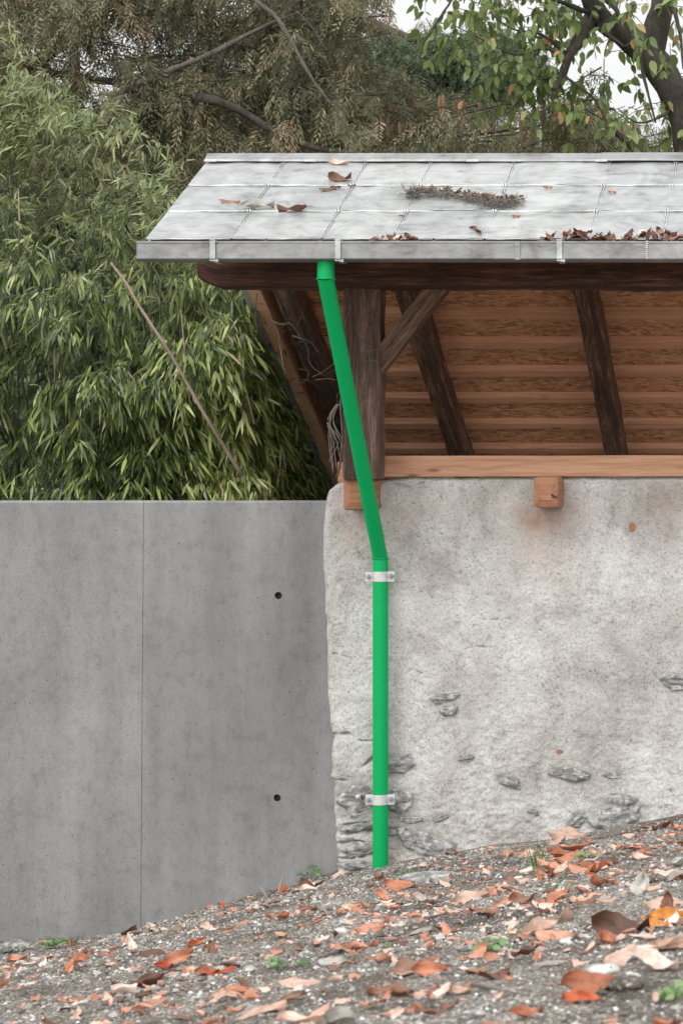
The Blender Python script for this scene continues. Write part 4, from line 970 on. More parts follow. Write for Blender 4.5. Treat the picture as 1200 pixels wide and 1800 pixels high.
# broadleaf tree at the top right
def broad_tree():
    D = 15.0; t = thing('broadleaf_tree', 'dark-trunked broadleaf tree with drooping green leaves at the top right', 'tree', (PX(1225, D), D, -.6))
    mb = MB(); limb(mb, [(1225, 1000, D), (1232, 600, D), (1228, 380, D), (1212, 250, D), (1196, 190, D), (1172, 140, D), (1140, 95, D), (1095, 62, D - .1), (1055, 30, D - .2), (1030, -20, D - .3)], [.16, .15, .14, .125, .115, .115, .12, .095, .085, .07], 90, 5, .16)
    mb.build('trunk', M['bark_d'], t, smooth=True)
    segs = []
    for (path, r) in (([(1140, 100, D), (1152, 60, D), (1162, 15, D), (1170, -40, D)], [.11, .10, .085, .08]), ([(1040, 30, D - .2), (1022, 65, D - .3), (1003, 92, D - .4), (992, 120, D - .4), (982, 145, D - .45), (971, 156, D - .5)], [.055, .045, .034, .028, .024, .016]),
            ([(1055, 48, D - .2), (1060, 42, D - .3), (1085, 20, D - .3), (1050, -10, D - .3)], [.02, .02, .018, .015]), ([(990, 132, D - .4), (1008, 145, D - .5), (1040, 170, D - .5), (1062, 205, D - .5), (1075, 245, D - .5)], [.014, .01, .008, .007, .004]),
            ([(1065, -5, D - .6), (1095, 35, D - .6), (1120, 82, D - .6), (1130, 130, D - .6), (1152, 215, D - .6)], [.010, .013, .014, .011, .007]), ([(1052, 0, D - .6), (1075, 45, D - .6), (1062, 95, D - .6), (1062, 160, D - .6)], [.006, .005, .004, .002]),
            ([(1000, 95, D - .4), (950, 60, D - .5), (900, 50, D - .6), (860, 20, D - .6)], [.012, .009, .006, .004]), ([(995, 110, D - .4), (960, 85, D - .4), (905, 95, D - .5), (850, 70, D - .5), (800, 45, D - .5)], [.011, .008, .006, .005, .003]),
            ([(985, 135, D - .4), (940, 140, D - .5), (915, 170, D - .5), (880, 215, D - .5)], [.009, .006, .004, .002]), ([(1055, 50, D - .3), (1085, 72, D - .4), (1100, 80, D - .4), (1120, 60, D - .4)], [.012, .01, .008, .005]),
            ([(1060, 210, D - .5), (1020, 190, D - .5), (985, 205, D - .6), (960, 235, D - .6)], [.006, .005, .004, .002]), ([(1180, 190, D), (1160, 205, D - .3), (1120, 215, D - .5), (1085, 190, D - .5)], [.012, .010, .006, .003]),
            ([(1175, -20, D), (1195, 60, D - .3), (1200, 120, D - .4)], [.02, .012, .006]), ([(1030, 20, D - .3), (980, 0, D - .5), (930, -20, D - .6)], [.02, .015, .01])):
        m2 = MB(); limb(m2, path, [q * 1.1 for q in r], seed=len(segs), n=22); m2.build('limb', M['bark_d'], t, smooth=True); segs.append(path)
    # leaves hang in clusters from side twigs
    C = []; tw = MB()
    zones = [(900, 40, 110, 50, 34, 0), (1000, 10, 40, 25, 8, 0), (860, 10, 60, 30, 9, 0), (925, 110, 60, 40, 24, 0), (1005, 165, 50, 40, 8, 0), (1105, 45, 18, 25, 4, -.5), (1195, 130, 20, 60, 7, .3), (1190, 20, 30, 40, 7, .4), (1125, 195, 30, 30, 7, -.2), (930, 150, 40, 40, 7, 0), (1080, 190, 40, 40, 4, 0), (800, 20, 20, 20, 2, 0), (940, -40, 200, 30, 24, 0), (1085, 120, 30, 30, 4, .7), (1050, 30, 60, 40, 10, .9), (1190, 235, 20, 25, 4, .5)]
    for (zx, zy, wx, wy, nn, dy) in zones:
        for k in range(int(nn * 1.75)):
            p = P(zx + RNG.uniform(-wx, wx), zy + RNG.uniform(-wy, wy), D - .3 + dy + RNG.uniform(-.4, .4))
            d = unit(np.array([RNG.normal(), RNG.normal() * .6, -.5 + .4 * RNG.normal()])); L = RNG.uniform(.15, .35)
            pts = smooth_path([p, p + d * L * .5 + [0, 0, .02], p + d * L + [0, 0, -.03]], 7); V, F, uv = tube(pts, np.linspace(.0035, .0012, 7), 4, cap=False); tw.add(V, F, uv)
            for j in range(RNG.integers(4, 9)): C.append((pts[RNG.integers(1, 7)], d))
    tw.build('twigs', M['bark_d'], t)
    n = len(C); B = np.array([c[0] for c in C]); A = np.array([c[1] for c in C])
    Dd = unit(A * .5 + .55 * RNG.normal(size=(n, 3)) + [0, 0, -.8]); L = RNG.uniform(.055, .108, n); W = L * RNG.uniform(.48, .62, n)
    Nn = unit(RNG.normal(size=(n, 3)) + [0, -.9, .4]); S = unit(np.cross(Dd, Nn)); up = unit(np.cross(S, Dd))
    T = [0, .16, .38, .62, .84, 1.0]; Wt = [0, .72, 1, .86, .42, 0]; fold = RNG.uniform(.05, .3, n); dr = RNG.uniform(.0, .35, n)
    rows = []
    for tt, ww in zip(T, Wt):
        c = B + Dd * (L * (tt * .95 + .05))[:, None] + np.array([0, 0, -1]) * (dr * L * tt * tt)[:, None]
        e = (W * ww / 2)[:, None]; rows += [c - S * e + up * e * fold[:, None], c, c + S * e + up * e * fold[:, None]]
    V = np.stack(rows, 1).reshape(-1, 3); o = 18 * np.arange(n)[:, None]; Fl = []
    for r in range(5): Fl += [o + [3 * r, 3 * r + 1, 3 * r + 4, 3 * r + 3], o + [3 * r + 1, 3 * r + 2, 3 * r + 5, 3 * r + 4]]
    mk('crown', V, [np.vstack(Fl)], M['broad'], t, attr={'rnd': np.repeat(np.clip(RNG.beta(1.7, 2.8, n) + (RNG.random(n) < .05) * .5, 0, 1), 18)}, smooth=True)
broad_tree()

# far wood on the horizon behind everything
n = 5200; X = RNG.uniform(-60, 40, n); Y = RNG.uniform(48, 60, n); Z = -.6 + RNG.random(n) ** .8 * np.clip(6.2 + 3 * fbm(X * .12, X * 0, 3, 2), 2, 8)
V, F, a = sprays(np.stack([X, Y, Z], 1), unit(rdir(n) + [0, -.5, -.3]), RNG.uniform(.8, 1.8, n), 10, .9, .45, RNG.uniform(.1, .7, n))
o = mk('distant_wood', V, F, M['shade'], attr={'rnd': a}); setp(o, 'low distant belt of dull green woodland beyond the shed', 'woodland', None, 'stuff')

# ------------------------------------------------------------------ dry vine on the post
def vine():
    t = thing('dry_vine', 'dead leafless vine tangled over the post and barge board by the green pipe', 'vine', P(600, 830, 10.8))
    mb = MB(); lg = MB()
    def strand(path, r, b=None):
        (b or mb).add(*tube(smooth_path([P(*q) for q in path], 26), np.linspace(r, r * .5, 26), 5, rough=.2, seed=int(path[0][0])))
    D = 10.5
    strand([(592, 840, 10.55), (602, 780, 10.5), (598, 700, 10.5), (610, 640, D), (600, 590, D), (615, 540, D), (608, 500, D)], .006)
    strand([(640, 700, 10.62), (650, 640, 10.58), (640, 600, 10.55), (632, 560, D), (620, 520, D)], .004)
    strand([(480, 565, 11.3), (495, 570, 11.2), (510, 568, 11.1), (520, 580, 11.0), (530, 590, 11)], .007)
    strand([(515, 590, 11.1), (530, 595, 11.0), (545, 600, 11), (560, 620, 11)], .006)
    strand([(530, 555, 11.1), (522, 580, 11.1), (540, 610, 11.0), (545, 640, 11), (570, 660, 10.8)], .004)
    strand([(550, 662, 10.9), (565, 655, 10.8), (585, 640, 10.6), (600, 625, 10.5)], .0035)
    strand([(555, 668, 10.9), (575, 665, 10.7), (590, 668, 10.6)], .0035)
    for k in range(8):   # pale hanging bundle
        x = 580 + RNG.uniform(-5, 6); strand([(600, 716, 10.55), (590 + k * .6, 712, 10.5), (x, 740, 10.5), (578 + k * 3.4, 775, 10.5), (582 + RNG.uniform(-6, 16), 800 + RNG.uniform(-10, 32), 10.5)], .0042, lg)
    for k in range(46):
        x, y = RNG.choice([RNG.uniform(600, 660), RNG.uniform(500, 560), RNG.uniform(590, 680)]), RNG.uniform(510, 700)
        d = 10.55 if x > 590 else 11.0; a = RNG.uniform(0, 6.28); l = RNG.uniform(12, 34); c = RNG.normal() * 12
        strand([(x, y, d), (x + l * .5 * math.cos(a) + c, y + l * .5 * math.sin(a), d - .04), (x + l * math.cos(a), y + l * math.sin(a) + abs(c), d)], RNG.uniform(.0012, .0024))
    for k in range(18):
        x = RNG.uniform(585, 660) if k < 12 else RNG.uniform(860, 900); y = RNG.uniform(462, 500); a = RNG.uniform(0, 6.28)
        strand([(x, y, 10.56), (x + 6 * math.cos(a), y + 10, 10.54), (x + 9 * math.cos(a), y + 22 * math.sin(a), 10.56)], .001)
    mb.build('stems', M['twig'], t, smooth=True)
    o = lg.build('pale_roots', M['vine'], t, smooth=True)
vine()

# ------------------------------------------------------------------ fallen leaves
def leaf_mesh(i, curl, fold, twist, wr, wavy, L=1.0, mat=None, torn=False):
    nu, nv = 13, 7; rr = np.random.default_rng(100 + i)
    u = np.linspace(0, 1, nu); W = wr * np.sin(math.pi * u ** .85) ** .75 * (1 - .25 * u); W[0] = .012; W[-1] = .004
    V = []; uv = []
    for k, uu in enumerate(u):
        for s in np.linspace(-1, 1, nv):
            w_ = W[k] * (1 + (.10 * math.sin(k * 2.6 + i) * abs(s))) * (1 - (.5 if torn and s > 0 and .4 < uu < .7 else 0))
            x = (uu - .5) + .05 * s * s; y = s * w_ * .5
            z = curl * (2 * (uu - .5)) ** 2 * .35 + fold * abs(s) ** 1.4 * .22 + wavy * .05 * math.sin(uu * 9 + s * 3 + i) + twist * .25 * s * (uu - .5)
            V.append([x * (1 - .15 * abs(curl)), y * (1 - .35 * abs(fold)), z]); uv.append([uu + i * .7, s * .5 + .5])
    V = np.array(V); V[:, 2] -= V[:, 2].min(); V *= L
    idx = np.arange(nu * nv).reshape(nu, nv); F = np.stack([idx[:-1, :-1], idx[1:, :-1], idx[1:, 1:], idx[:-1, 1:]], -1).reshape(-1, 4)
    # stalk
    P0 = V[nv // 2]; st, sf, su = tube([P0, P0 + [-.1 * L, .02 * L, .02 * L], P0 + [-.2 * L, .05 * L, .05 * L]], [.009 * L, .007 * L, .006 * L], 4)
    base = len(V); V = np.vstack([V, st]); uv = np.vstack([uv, su])
    return V, [F] + [f + base for f in sf], uv
VAR = []
for i in range(16):
    rr = np.random.default_rng(i + 5)
    VAR.append((rr.uniform(-.3, .38), rr.uniform(.0, .7) * rr.choice([1, 1, -1]), rr.normal() * .5, rr.uniform(.42, .66), rr.uniform(.3, 1.2), bool(rr.random() < .3)))
LM = {}
def leaf_me(v, colour):
    if (v, colour) not in LM:
        a = VAR[v]; V, F, uv = leaf_mesh(v, a[0], a[1], a[2], a[3], a[4], torn=a[5])
        m = mesh_of('fallen_leaf', V, F, uv, None, True); m.materials.append(M['leaf_' + colour]); LM[(v, colour)] = m
    return LM[(v, colour)]
def ground_n(x, y):
    e = .05; dx = (ground_z(x + e, y, False) - ground_z(x - e, y, False)) / (2 * e); dy = (ground_z(x, y + e, False) - ground_z(x, y - e, False)) / (2 * e)
    return Vector((-float(dx), -float(dy), 1)).normalized()
def put_leaf(pos, size, colour, label, group=None, v=None, rz=None, tilt=.25, n=None, name='fallen_leaf', tx=None, ty=None):
    v = int(RNG.integers(0, 16)) if v is None else v
    o = bpy.data.objects.new(name, leaf_me(v, colour)); COL.objects.link(o)
    n = n or Vector((0, 0, 1)); q = n.to_track_quat('Z', 'Y').to_matrix()
    rz = RNG.uniform(0, 6.28) if rz is None else rz
    tx = RNG.normal() * tilt if tx is None else tx; ty = RNG.normal() * tilt if ty is None else ty
    m = q @ Matrix.Rotation(rz, 3, 'Z') @ Matrix.Rotation(tx, 3, 'X') @ Matrix.Rotation(ty, 3, 'Y')
    o.matrix_world = Matrix.Translation([float(c) for c in pos]) @ m.to_4x4() @ Matrix.Scale(size, 4)
    setp(o, label, 'leaf', group); return o

# leaves singled out in the photo: px, py, length in px, colour, label, rz, tilt x, tilt y, variant
HERO = [
 (968, 1640, 92, 'tan', 'large pale tan leaf lying in the middle right of the bank', .3, .1, -.35, 2), (975, 1652, 72, 'orange', 'rusty pink leaf lying on top of the large pale tan leaf', .1, .2, 0, 5),
 (1095, 1643, 100, 'brown', 'big rust brown leaf arched up between paler leaves at the right', .1, .3, .0, 9), (1068, 1662, 62, 'orange', 'orange leaf tucked under the big arched rust brown leaf', 2.4, 0, .2, 3),
 (1172, 1618, 66, 'amber', 'bright amber orange leaf at the right edge', .3, .4, .2, 7), (1155, 1632, 58, 'amber', 'golden leaf lying just below the bright amber one at the right edge', 2.8, 0, .1, 4),
 (1170, 1595, 70, 'tan', 'pale pink leaf above the bright amber leaf at the right edge', .2, .3, 0, 1), (1040, 1740, 100, 'orange', 'large curled orange leaf in the bottom right foreground', .4, .3, .2, 10),
 (1022, 1762, 66, 'red', 'vivid red underside of a curled leaf in the bottom right foreground', .1, .4, 0, 6), (1150, 1705, 96, 'tan', 'long pale cream leaf near the right edge in the foreground', -.2, .1, .1, 8),
 (1052, 1712, 60, 'grey', 'whitish dried leaf lying just above the large curled orange leaf', .0, .2, -.2, 12), (722, 1708, 84, 'tan', 'upright peach-coloured leaf standing in the foreground centre', .9, .7, .3, 2),
 (755, 1712, 58, 'orange', 'orange leaf leaning against the peach-coloured leaf in the foreground', .3, .5, .2, 3), (850, 1608, 54, 'brown', 'dark brown curled leaf open towards the camera in mid bank', .1, -.5, 0, 11),
 (915, 1585, 40, 'brown', 'small dark brown leaf right of the grass tuft', .6, .4, .2, 9), (1000, 1475, 62, 'tan', 'rounded dusty pink leaf leaning at the foot of the plastered wall', .2, .5, .1, 13),
 (1010, 1512, 58, 'orange', 'orange leaf lying just below the dusty pink leaf near the wall', .6, .2, .1, 1), (1055, 1527, 34, 'red', 'small deep orange-red leaf below the wall at the right', .3, .3, 0, 4),
 (1018, 1533, 46, 'orange', 'rust leaf with a bright edge left of the small red leaf', .1, 0, .2, 5), (342, 1662, 34, 'red', 'bright orange-red leaf standing up on the left of the bank', 1.3, .7, .2, 2),
 (310, 1692, 54, 'orange', 'bright orange leaf propped upright in the left foreground', 1.2, .6, .1, 3), (290, 1705, 40, 'red', 'flat orange-red leaf beside the upright leaf in the left foreground', .1, .2, 0, 8),
 (270, 1682, 50, 'brown', 'brown folded leaf left of the two bright orange leaves', .1, .4, 0, 11), (140, 1692, 50, 'orange', 'long tan-orange leaf flat in the left foreground', .1, .1, 0, 7),
 (365, 1715, 46, 'orange', 'orange leaf right of the bright upright pair', .2, .2, 0, 14), (620, 1605, 40, 'orange', 'orange leaf below the downpipe foot', .4, .2, .1, 1), (545, 1565, 44, 'brown', 'dark red-brown curled leaf on the crest left of the wall corner', .3, -.5, .2, 9),
 (705, 1562, 58, 'orange', 'broad rust leaf half buried right below the downpipe', .1, .2, .0, 12), (120, 1640 + 20, 26, 'red', 'small orange-red leaf right of the weed at the far left', .2, .3, 0, 5),
 (400, 1760, 56, 'tan', 'pale peach leaf flat in the bottom left centre', .2, .1, 0, 6), (525, 1735, 70, 'tan', 'wide ragged cream leaf in the bottom centre', .3, .1, .1, 15), (810, 1748, 40, 'tan', 'small flat salmon leaf at the bottom centre', 0, .1, 0, 10),
 (740, 1780, 36, 'orange', 'small orange leaf at the bottom edge left of centre right', 0, .2, 0, 2), (1185, 1670, 70, 'tan', 'large tan leaf cut by the right edge', .2, .3, 0, 0), (650, 1640, 44, 'orange', 'orange leaf tilted in the middle of the bank', .4, .3, 0, 13),
 (925, 1790, 60, 'orange', 'salmon leaf at the bottom edge right of centre', .2, .2, 0, 8), (430, 1780, 50, 'grey', 'grey-tan leaf at the bottom edge left of centre', .5, .2, 0, 1), (30, 1660 + 30, 30, 'orange', 'orange leaf near the left edge', .4, .2, 0, 3)]
used = []
for (px, py, lp, col_, lab, rz, tx, ty, v) in HERO:
    p = ground_hit(px, py); s = lp * p[1] / FPX * 1.15
    put_leaf(p + [0, 0, .004], s, col_, lab, 'fallen leaves on the gravel bank', v, rz, .1, (ground_n(p[0], p[1]) + Vector((0, -.42, 0))).normalized(), tx=tx, ty=ty); used.append(p)
CW = [('orange', .30, 'rusty orange fallen leaf lying on the gravel bank'), ('tan', .30, 'pale tan fallen leaf lying on the gravel bank'), ('brown', .24, 'dark brown curled fallen leaf lying on the gravel bank'),
      ('red', .05, 'bright orange-red fallen leaf lying on the gravel bank'), ('grey', .11, 'grey withered fallen leaf lying on the gravel bank')]
k = 0
while k < 165:
    x, y = scatter_xy(1, .55); x, y = float(x[0]), float(y[0])
    if (y > 10.7 and x > -2.85) or fbm(x * 1.8, y * 1.1, 2, 61) < RNG.uniform(-.5, .1): continue
    c = RNG.choice(5, p=[w_[1] for w_ in CW]); z = float(ground_z(x, y))
    put_leaf((x, y, z + .003), (RNG.uniform(.06, .12) + .045 * (RNG.random() < .35)), CW[c][0], CW[c][2], 'scattered fallen leaves on the gravel bank', None, None, .16, (ground_n(x, y) + Vector((0, -RNG.uniform(0, .5), 0))).normalized()); k += 1
# the many smaller whole leaves and crumbs: one uncountable litter
mb = MB(); k = 0
while k < 380:
    x, y = scatter_xy(1, .5); x, y = float(x[0]), float(y[0])
    if (y > 10.7 and x > -2.85) or fbm(x * 1.8, y * 1.1, 2, 61) < RNG.uniform(-.5, .15): continue
    a = VAR[RNG.integers(0, 16)]; V, F, uv = leaf_mesh(int(RNG.integers(0, 16)), a[0], a[1], a[2], a[3], a[4], torn=a[5]); sc = RNG.uniform(.035, .078)
    m = np.array((Matrix.Rotation(RNG.uniform(0, 6.28), 3, 'Z') @ Matrix.Rotation(RNG.normal() * .2, 3, 'X') @ Matrix.Rotation(RNG.normal() * .2, 3, 'Y')))
    mb.add((V * sc) @ m.T + [x, y, float(ground_z(x, y)) + .006], F, a=float(RNG.random())); k += 1
x, y = scatter_xy(1300, .3); 
for xx, yy in zip(x, y):
    if (yy > 10.75 and xx > -2.85) or fbm(xx * 1.8, yy * 1.1, 2, 61) < RNG.uniform(-.35, .2): continue
    z = float(ground_z(xx, yy)); s = RNG.uniform(.012, .045); n = 6; a = np.sort(RNG.uniform(0, 6.28, n)); r_ = RNG.uniform(.5, 1, n) * s
    c, s2 = math.cos(a[0]), .55; pts = np.stack([r_ * np.cos(a), r_ * np.sin(a) * s2, RNG.uniform(-.3, .5, n) * s * .6], 1); th = RNG.uniform(0, 6.28)
    pts = np.stack([pts[:, 0] * math.cos(th) - pts[:, 1] * math.sin(th), pts[:, 0] * math.sin(th) + pts[:, 1] * math.cos(th), pts[:, 2]], 1)
    V = np.vstack([[0, 0, s * .2], pts]) + [xx, yy, z + .006]; j = np.arange(n)
    mb.add(V, [np.stack([np.zeros(n, int), j + 1, (j + 1) % n + 1], 1)], a=float(RNG.random()))
o = mb.build('leaf_litter', M['leaf_mix']); setp(o, 'crumbled bits of dead leaf strewn through the gravel', 'leaf litter', None, 'stuff')

# leaves on the roof
RN = Vector((0, -sn, cs))
def roof_pt(px, py): 
    k = (VY - py) / FPX; Y = (10.0 * SL - ZE) / (SL - k); return np.array([PX(px, Y), Y, zf(Y) + .014])
for (px, py, lp, c, lab, rz, v) in [(595, 292, 22, 'tan', 'small pale tan leaf near the ridge of the roof', 0, 10), (597, 320, 26, 'brown', 'brown leaf on the upper seam of the roof', .1, 9), (576, 338, 18, 'brown', 'curled brown leaf just below the upper roof seam', .2, 11),
    (589, 335, 12, 'brown', 'tiny brown leaf touching the curled leaf on the roof', .4, 3), (404, 361, 24, 'brown', 'brown leaf on the left part of the roof', -.1, 5), (452, 369, 36, 'grey', 'flat grey-green leaf on the lower roof seam', .1, 14), (516, 377, 32, 'brown', 'brown leaf with a raised stalk on the lower roof sheets', 3.3, 2),
    (618, 331, 9, 'brown', 'tiny brown scrap right of the curled leaves on the roof', .3, 4), (850, 352, 26, 'brown', 'reddish leaf standing up on the conifer sprig on the roof', .8, 12), (833, 412, 26, 'brown', 'pointed brown leaf standing in the gutter edge midway', 2.2, 6),
    (940, 298, 9, 'orange', 'tiny orange scrap high on the roof', 0, 1), (962, 335, 10, 'orange', 'tiny orange scrap on the middle sheets of the roof', 0, 2), (1075, 343, 9, 'orange', 'tiny orange scrap right of centre on the roof', 0, 3), (907, 385, 9, 'orange', 'tiny orange scrap on the lowest sheets of the roof', 0, 4), (705, 385, 8, 'brown', 'tiny brown scrap above the small leaf heap in the gutter', 0, 7)]:
    p = roof_pt(px, py); up = 1.0 if 'standing' in lab else .15
    put_leaf(p, lp * p[1] / FPX * 1.6, c, lab, 'leaves on the roof', v, rz, .1, RN, tx=up, ty=.05)
# heaps of leaves caught in the gutter: individual leaves
for (a, b, n, lab, top) in ((652, 730, 18, 'brown leaf in the small heap in the gutter right of the downpipe', 6), (955, 1085, 36, 'brown leaf in the long heap in the gutter near the right bracket', 13), (1092, 1198, 32, 'brown leaf in the heap in the gutter at the right edge', 16)):
    for k in range(n):
        px = RNG.uniform(a, b); h = top * (1 - abs((px - (a + b) / 2) / ((b - a) / 2)) ** 2) * RNG.random() + 1; Y = RNG.uniform(9.93, 10.04)
        pos = (PX(px, Y), Y, PZ(423 - h, Y) + .0); put_leaf(pos, RNG.uniform(.05, .10), str(RNG.choice(['brown', 'brown', 'brown', 'brown', 'tan'])), lab, lab.replace('brown leaf', 'leaves'), None, None, .7, RN)
for i, px in enumerate((465, 700, 560, 760)):
    Y = 9.93; put_leaf((PX(px, Y), Y, PZ(424, Y)), .05, 'brown', ('thin brown leaf hanging over the gutter lip left of the downpipe', 'dark brown leaf poking from the gutter under the small heap', 'small brown leaf in the gutter above the downpipe', 'brown leaf lying in the gutter below the conifer sprig')[i], 'single leaves in the gutter', i, 1.4, .1, RN, tx=.8, ty=.2)
# dead conifer sprig lying across the roof
t = thing('conifer_sprig', 'dead grey-brown conifer sprig lying across the roof sheets', 'sprig', roof_pt(810, 360))
pth = smooth_path([roof_pt(716, 350), roof_pt(760, 348), roof_pt(820, 357), roof_pt(870, 366), roof_pt(908, 362)], 30) + [0, 0, .02]
V, F, uv = tube(pth, np.linspace(.006, .002, 30), 5); mk('stem', V, F, M['twig'], t, uv)
n = 420; i = RNG.integers(0, 29, n); C = pth[i] + RNG.normal(size=(n, 3)) * [.015, .014, .010]
V, F, a = sprays(C, unit(RNG.normal(size=(n, 3)) * [.5, .5, .3] + [.25, -.55, -.15]), RNG.uniform(.04, .085, n), 12, .018, .003, RNG.uniform(.2, .8, n))
mk('needles', V, F, mat_leaf('dead_needles', [(0, (.10, .095, .08)), (1, (.26, .245, .21))], .8, .1), t, attr={'rnd': a})
n = 220; i = RNG.integers(0, 29, n); C = pth[i] + RNG.normal(size=(n, 3)) * [.015, .008, .004] + [0, .012, .014]
V, F = blades(C, unit(RNG.normal(size=(n, 3)) + [.5, 0, .2]), rdir(n), RNG.uniform(.02, .045, n), RNG.uniform(.01, .018, n), np.zeros(n))
mk('brown_scales', V, F, M['catkin'], t, attr={'rnd': np.repeat(RNG.random(n), 6)})

# ------------------------------------------------------------------ weeds, stones, sticks on the bank
def tuft(px, py, n, h, spread, mat, lab, cat='grass', name='grass_tuft', w_=.004, lean=0.0):
    p = ground_hit(px, py); a = RNG.uniform(0, 6.28, n); r_ = RNG.random(n) * spread
    B = p + np.stack([r_ * .3 * np.cos(a), r_ * .3 * np.sin(a), np.full(n, -.01)], 1); D = unit(np.stack([r_ / h * np.cos(a) + lean, r_ / h * np.sin(a), np.ones(n)], 1))
    L = h * RNG.uniform(.5, 1, n); V, F = blades(B, D, unit(rdir(n) * .4 + [0, -1, 0]), L, np.full(n, w_), RNG.uniform(.0, .45, n))
    o = mk(name, V, F, mat, None, attr={'rnd': np.repeat(RNG.random(n), 6)}, loc=p); setp(o, lab, cat)
def herb(px, py, n, s, h, mat, lab):
    p = ground_hit(px, py); t = thing('weed', lab, 'weed', p); mb = MB(); C = []; A = []
    for k in range(n):
        a = RNG.uniform(0, 6.28); q = p + np.array([math.cos(a) * s * RNG.uniform(.2, 1), math.sin(a) * s * RNG.uniform(.2, .8), h * RNG.uniform(.35, 1)])
        V, F, uv = tube(smooth_path([p, (p + q) / 2 + [0, 0, .01], q], 6), [.0015] * 6, 4); mb.add(V, F, uv, a=.3)
        for j in range(3): C.append(q); A.append([math.cos(a + (j - 1) * 1.3), math.sin(a + (j - 1) * 1.3), .2])
    mb.build('stems', mat, t); C = np.array(C); A = unit(np.array(A) + .2 * RNG.normal(size=(len(C), 3))); n = len(C)
    L = RNG.uniform(.022, .04, n); V, F = blades(C, A, unit(np.array([0, -.6, 1]) + .4 * RNG.normal(size=(n, 3))), L, L * .7, RNG.uniform(0, .4, n)); mk('leaves', V, F, mat, t, attr={'rnd': np.repeat(RNG.random(n), 6)})
tuft(944, 1532, 22, .21, .07, M['weed'], 'tall green grass tuft against the plastered wall')
tuft(722, 1545, 16, .10, .07, M['weed'], 'low green grass tuft right of the downpipe foot')
tuft(128, 1662, 10, .12, .06, M['shade'], 'dark thin grass blades against the concrete wall at the left')
tuft(690, 1665, 0 + 9, .05, .08, M['weed'], 'sparse green blades in the middle of the bank', w_=.008)
tuft(475, 1580, 9, .15, .12, M['straw'], 'dry pale straw on the crest by the concrete wall', 'grass', 'dry_grass', .003, -.3)
tuft(450, 1590, 3, .2, .1, M['straw'], 'single bent straw stalk against the concrete wall', 'grass', 'dry_grass', .003, -.5)
tuft(640, 1540, 26, .055, .12, M['greyweed'], 'grey-green cushion weed at the wall corner left of the pipe', 'weed', 'cushion_weed', .006)
tuft(655, 1585, 24, .05, .10, M['greyweed'], 'grey-green spiky weed below the downpipe', 'weed', 'cushion_weed', .006)
tuft(1180, 1445, 8, .07, .06, M['weed'], 'short grass at the wall foot by the right edge')
tuft(960, 1570, 9, .13, .09, M['weed'], 'leaning green blades below the tall tuft', w_=.007, lean=.7)
herb(545, 1548, 7, .07, .10, M['weed'], 'bright green trefoil weed at the wall corner in front of the concrete')
herb(95, 1668, 16, .07, .05, M['weed'], 'low leafy green weed at the far left of the bank')
herb(868, 1672, 9, .06, .02, M['weed'], 'flat green rosette in the middle of the bank'); herb(500, 1702, 6, .05, .02, M['weed'], 'small green seedling in the left foreground')
herb(1030, 1512, 5, .05, .03, M['weed'], 'small pale green weed among orange leaves near the wall'); herb(20, 1675, 8, .06, .03, M['greyweed'], 'grey-green weed at the left edge of the bank')
herb(1185, 1760, 6, .04, .03, M['weed'], 'small weed in the bottom right corner')
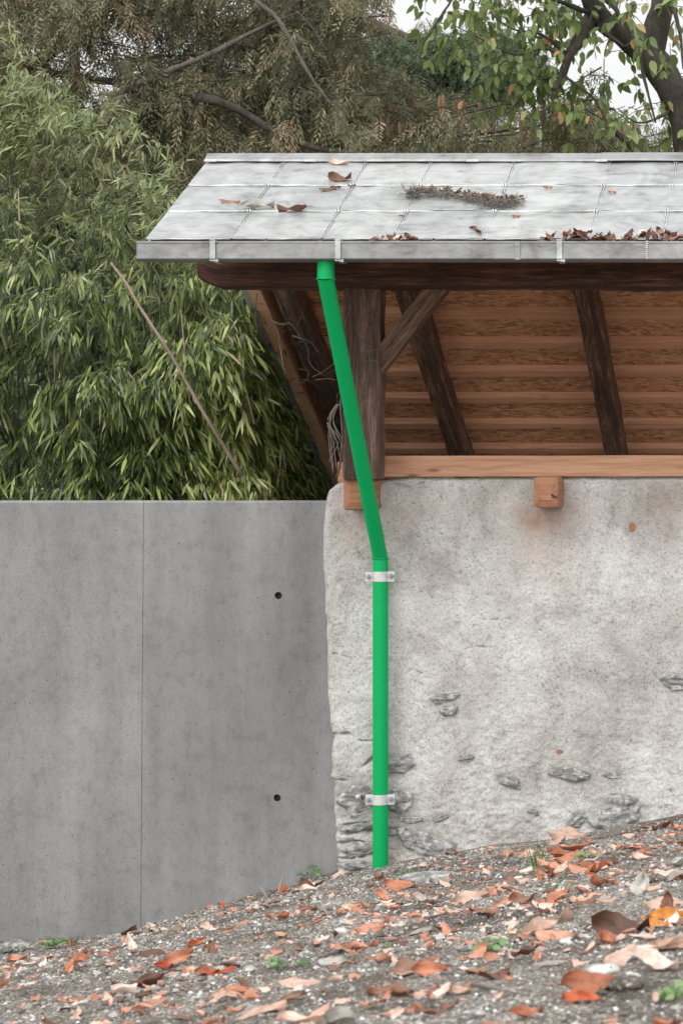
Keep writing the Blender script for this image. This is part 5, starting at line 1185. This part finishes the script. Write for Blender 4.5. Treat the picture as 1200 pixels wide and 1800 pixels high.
def stone(px, py, w_, h_, lab, mat='stone', name='stone', seed=0):
    p = ground_hit(px, py); s = p[1] / FPX; n, m_ = 20, 10; th = np.linspace(0, 2 * math.pi, n, endpoint=False); ph = np.linspace(.05, math.pi - .05, m_); TH, PH = np.meshgrid(th, ph)
    r = 1 + .5 * vnoise(np.cos(TH) * 1.7 + seed * 9, np.cos(PH) * 1.7, seed) + .15 * vnoise(TH * 3, PH * 4, seed + 3) * (np.sin(PH))
    V = np.stack([np.sin(PH) * np.cos(TH) * r * w_ / 2 * s, np.sin(PH) * np.sin(TH) * r * w_ / 2.4 * s, np.cos(PH) * r * h_ / 2 * s], -1).reshape(-1, 3) + p + [0, 0, h_ * s * .22]
    idx = np.arange(n * m_).reshape(m_, n); q = (np.arange(n) + 1) % n
    F = np.stack([idx[:-1], idx[1:], idx[1:][:, q], idx[:-1][:, q]], -1).reshape(-1, 4)
    o = mk(name, V, [F, idx[0][None], idx[-1][::-1][None]], M[mat], None, smooth=True, loc=p); setp(o, lab, 'stone'); return o
M['palestone'] = mat_plain('pale_pebble', (.50, .50, .48), .8, 0, .25, 40)
stone(1060, 1712, 60, 22, 'white rounded stone between leaves in the right foreground', 'palestone', seed=1); stone(998, 1658, 38, 10, 'flat pale grey stone below the large tan leaf', 'palestone', seed=2)
stone(760, 1545, 100, 12, 'long flat grey stone slab right of the grass by the pipe', seed=3); stone(1155, 1553, 44, 20, 'dark earthy stone at the right of the bank', 'ground', seed=4)
stone(600, 1625, 40, 14, 'mid grey stone below the wall corner', seed=5); stone(800, 1700, 26, 16, 'small grey stone in the foreground centre', seed=6); stone(600, 1640, 26, 12, 'pale small stone left of the bank centre', 'palestone', seed=7)
stone(30, 1665, 60, 16, 'grey flat stone at the left edge of the bank', seed=8); stone(770, 1775, 54, 20, 'dark clod of earth at the bottom centre', 'ground', seed=9, name='earth_clod'); stone(1100, 1735, 60, 26, 'dark clod of earth at the bottom right', 'ground', seed=10, name='earth_clod')
for (a, b, c, lab) in (((560, 1690), (640, 1668), (735, 1652), 'long thin grey stick lying across the bank'), ((0, 1640 + 40), (60, 1672), (150, 1668), 'thin stick at the left of the bank'), ((820, 1735), (870, 1748), (930, 1760), 'thin twig in the bottom right foreground'), ((745, 1620), (790, 1610), (840, 1580), 'dark twig in the middle of the bank'), ((470, 1560 + 20), (490, 1560), (505, 1535 + 10), 'short broken twig on the crest by the concrete wall')):
    pts = [ground_hit(*q) + [0, 0, .012] for q in (a, b, c)]; V, F, uv = tube(smooth_path(pts, 16), np.linspace(.005, .002, 16), 6, rough=.3); o = mk('stick', V, F, M['vine'], None, uv, loc=pts[0]); setp(o, lab, 'stick')
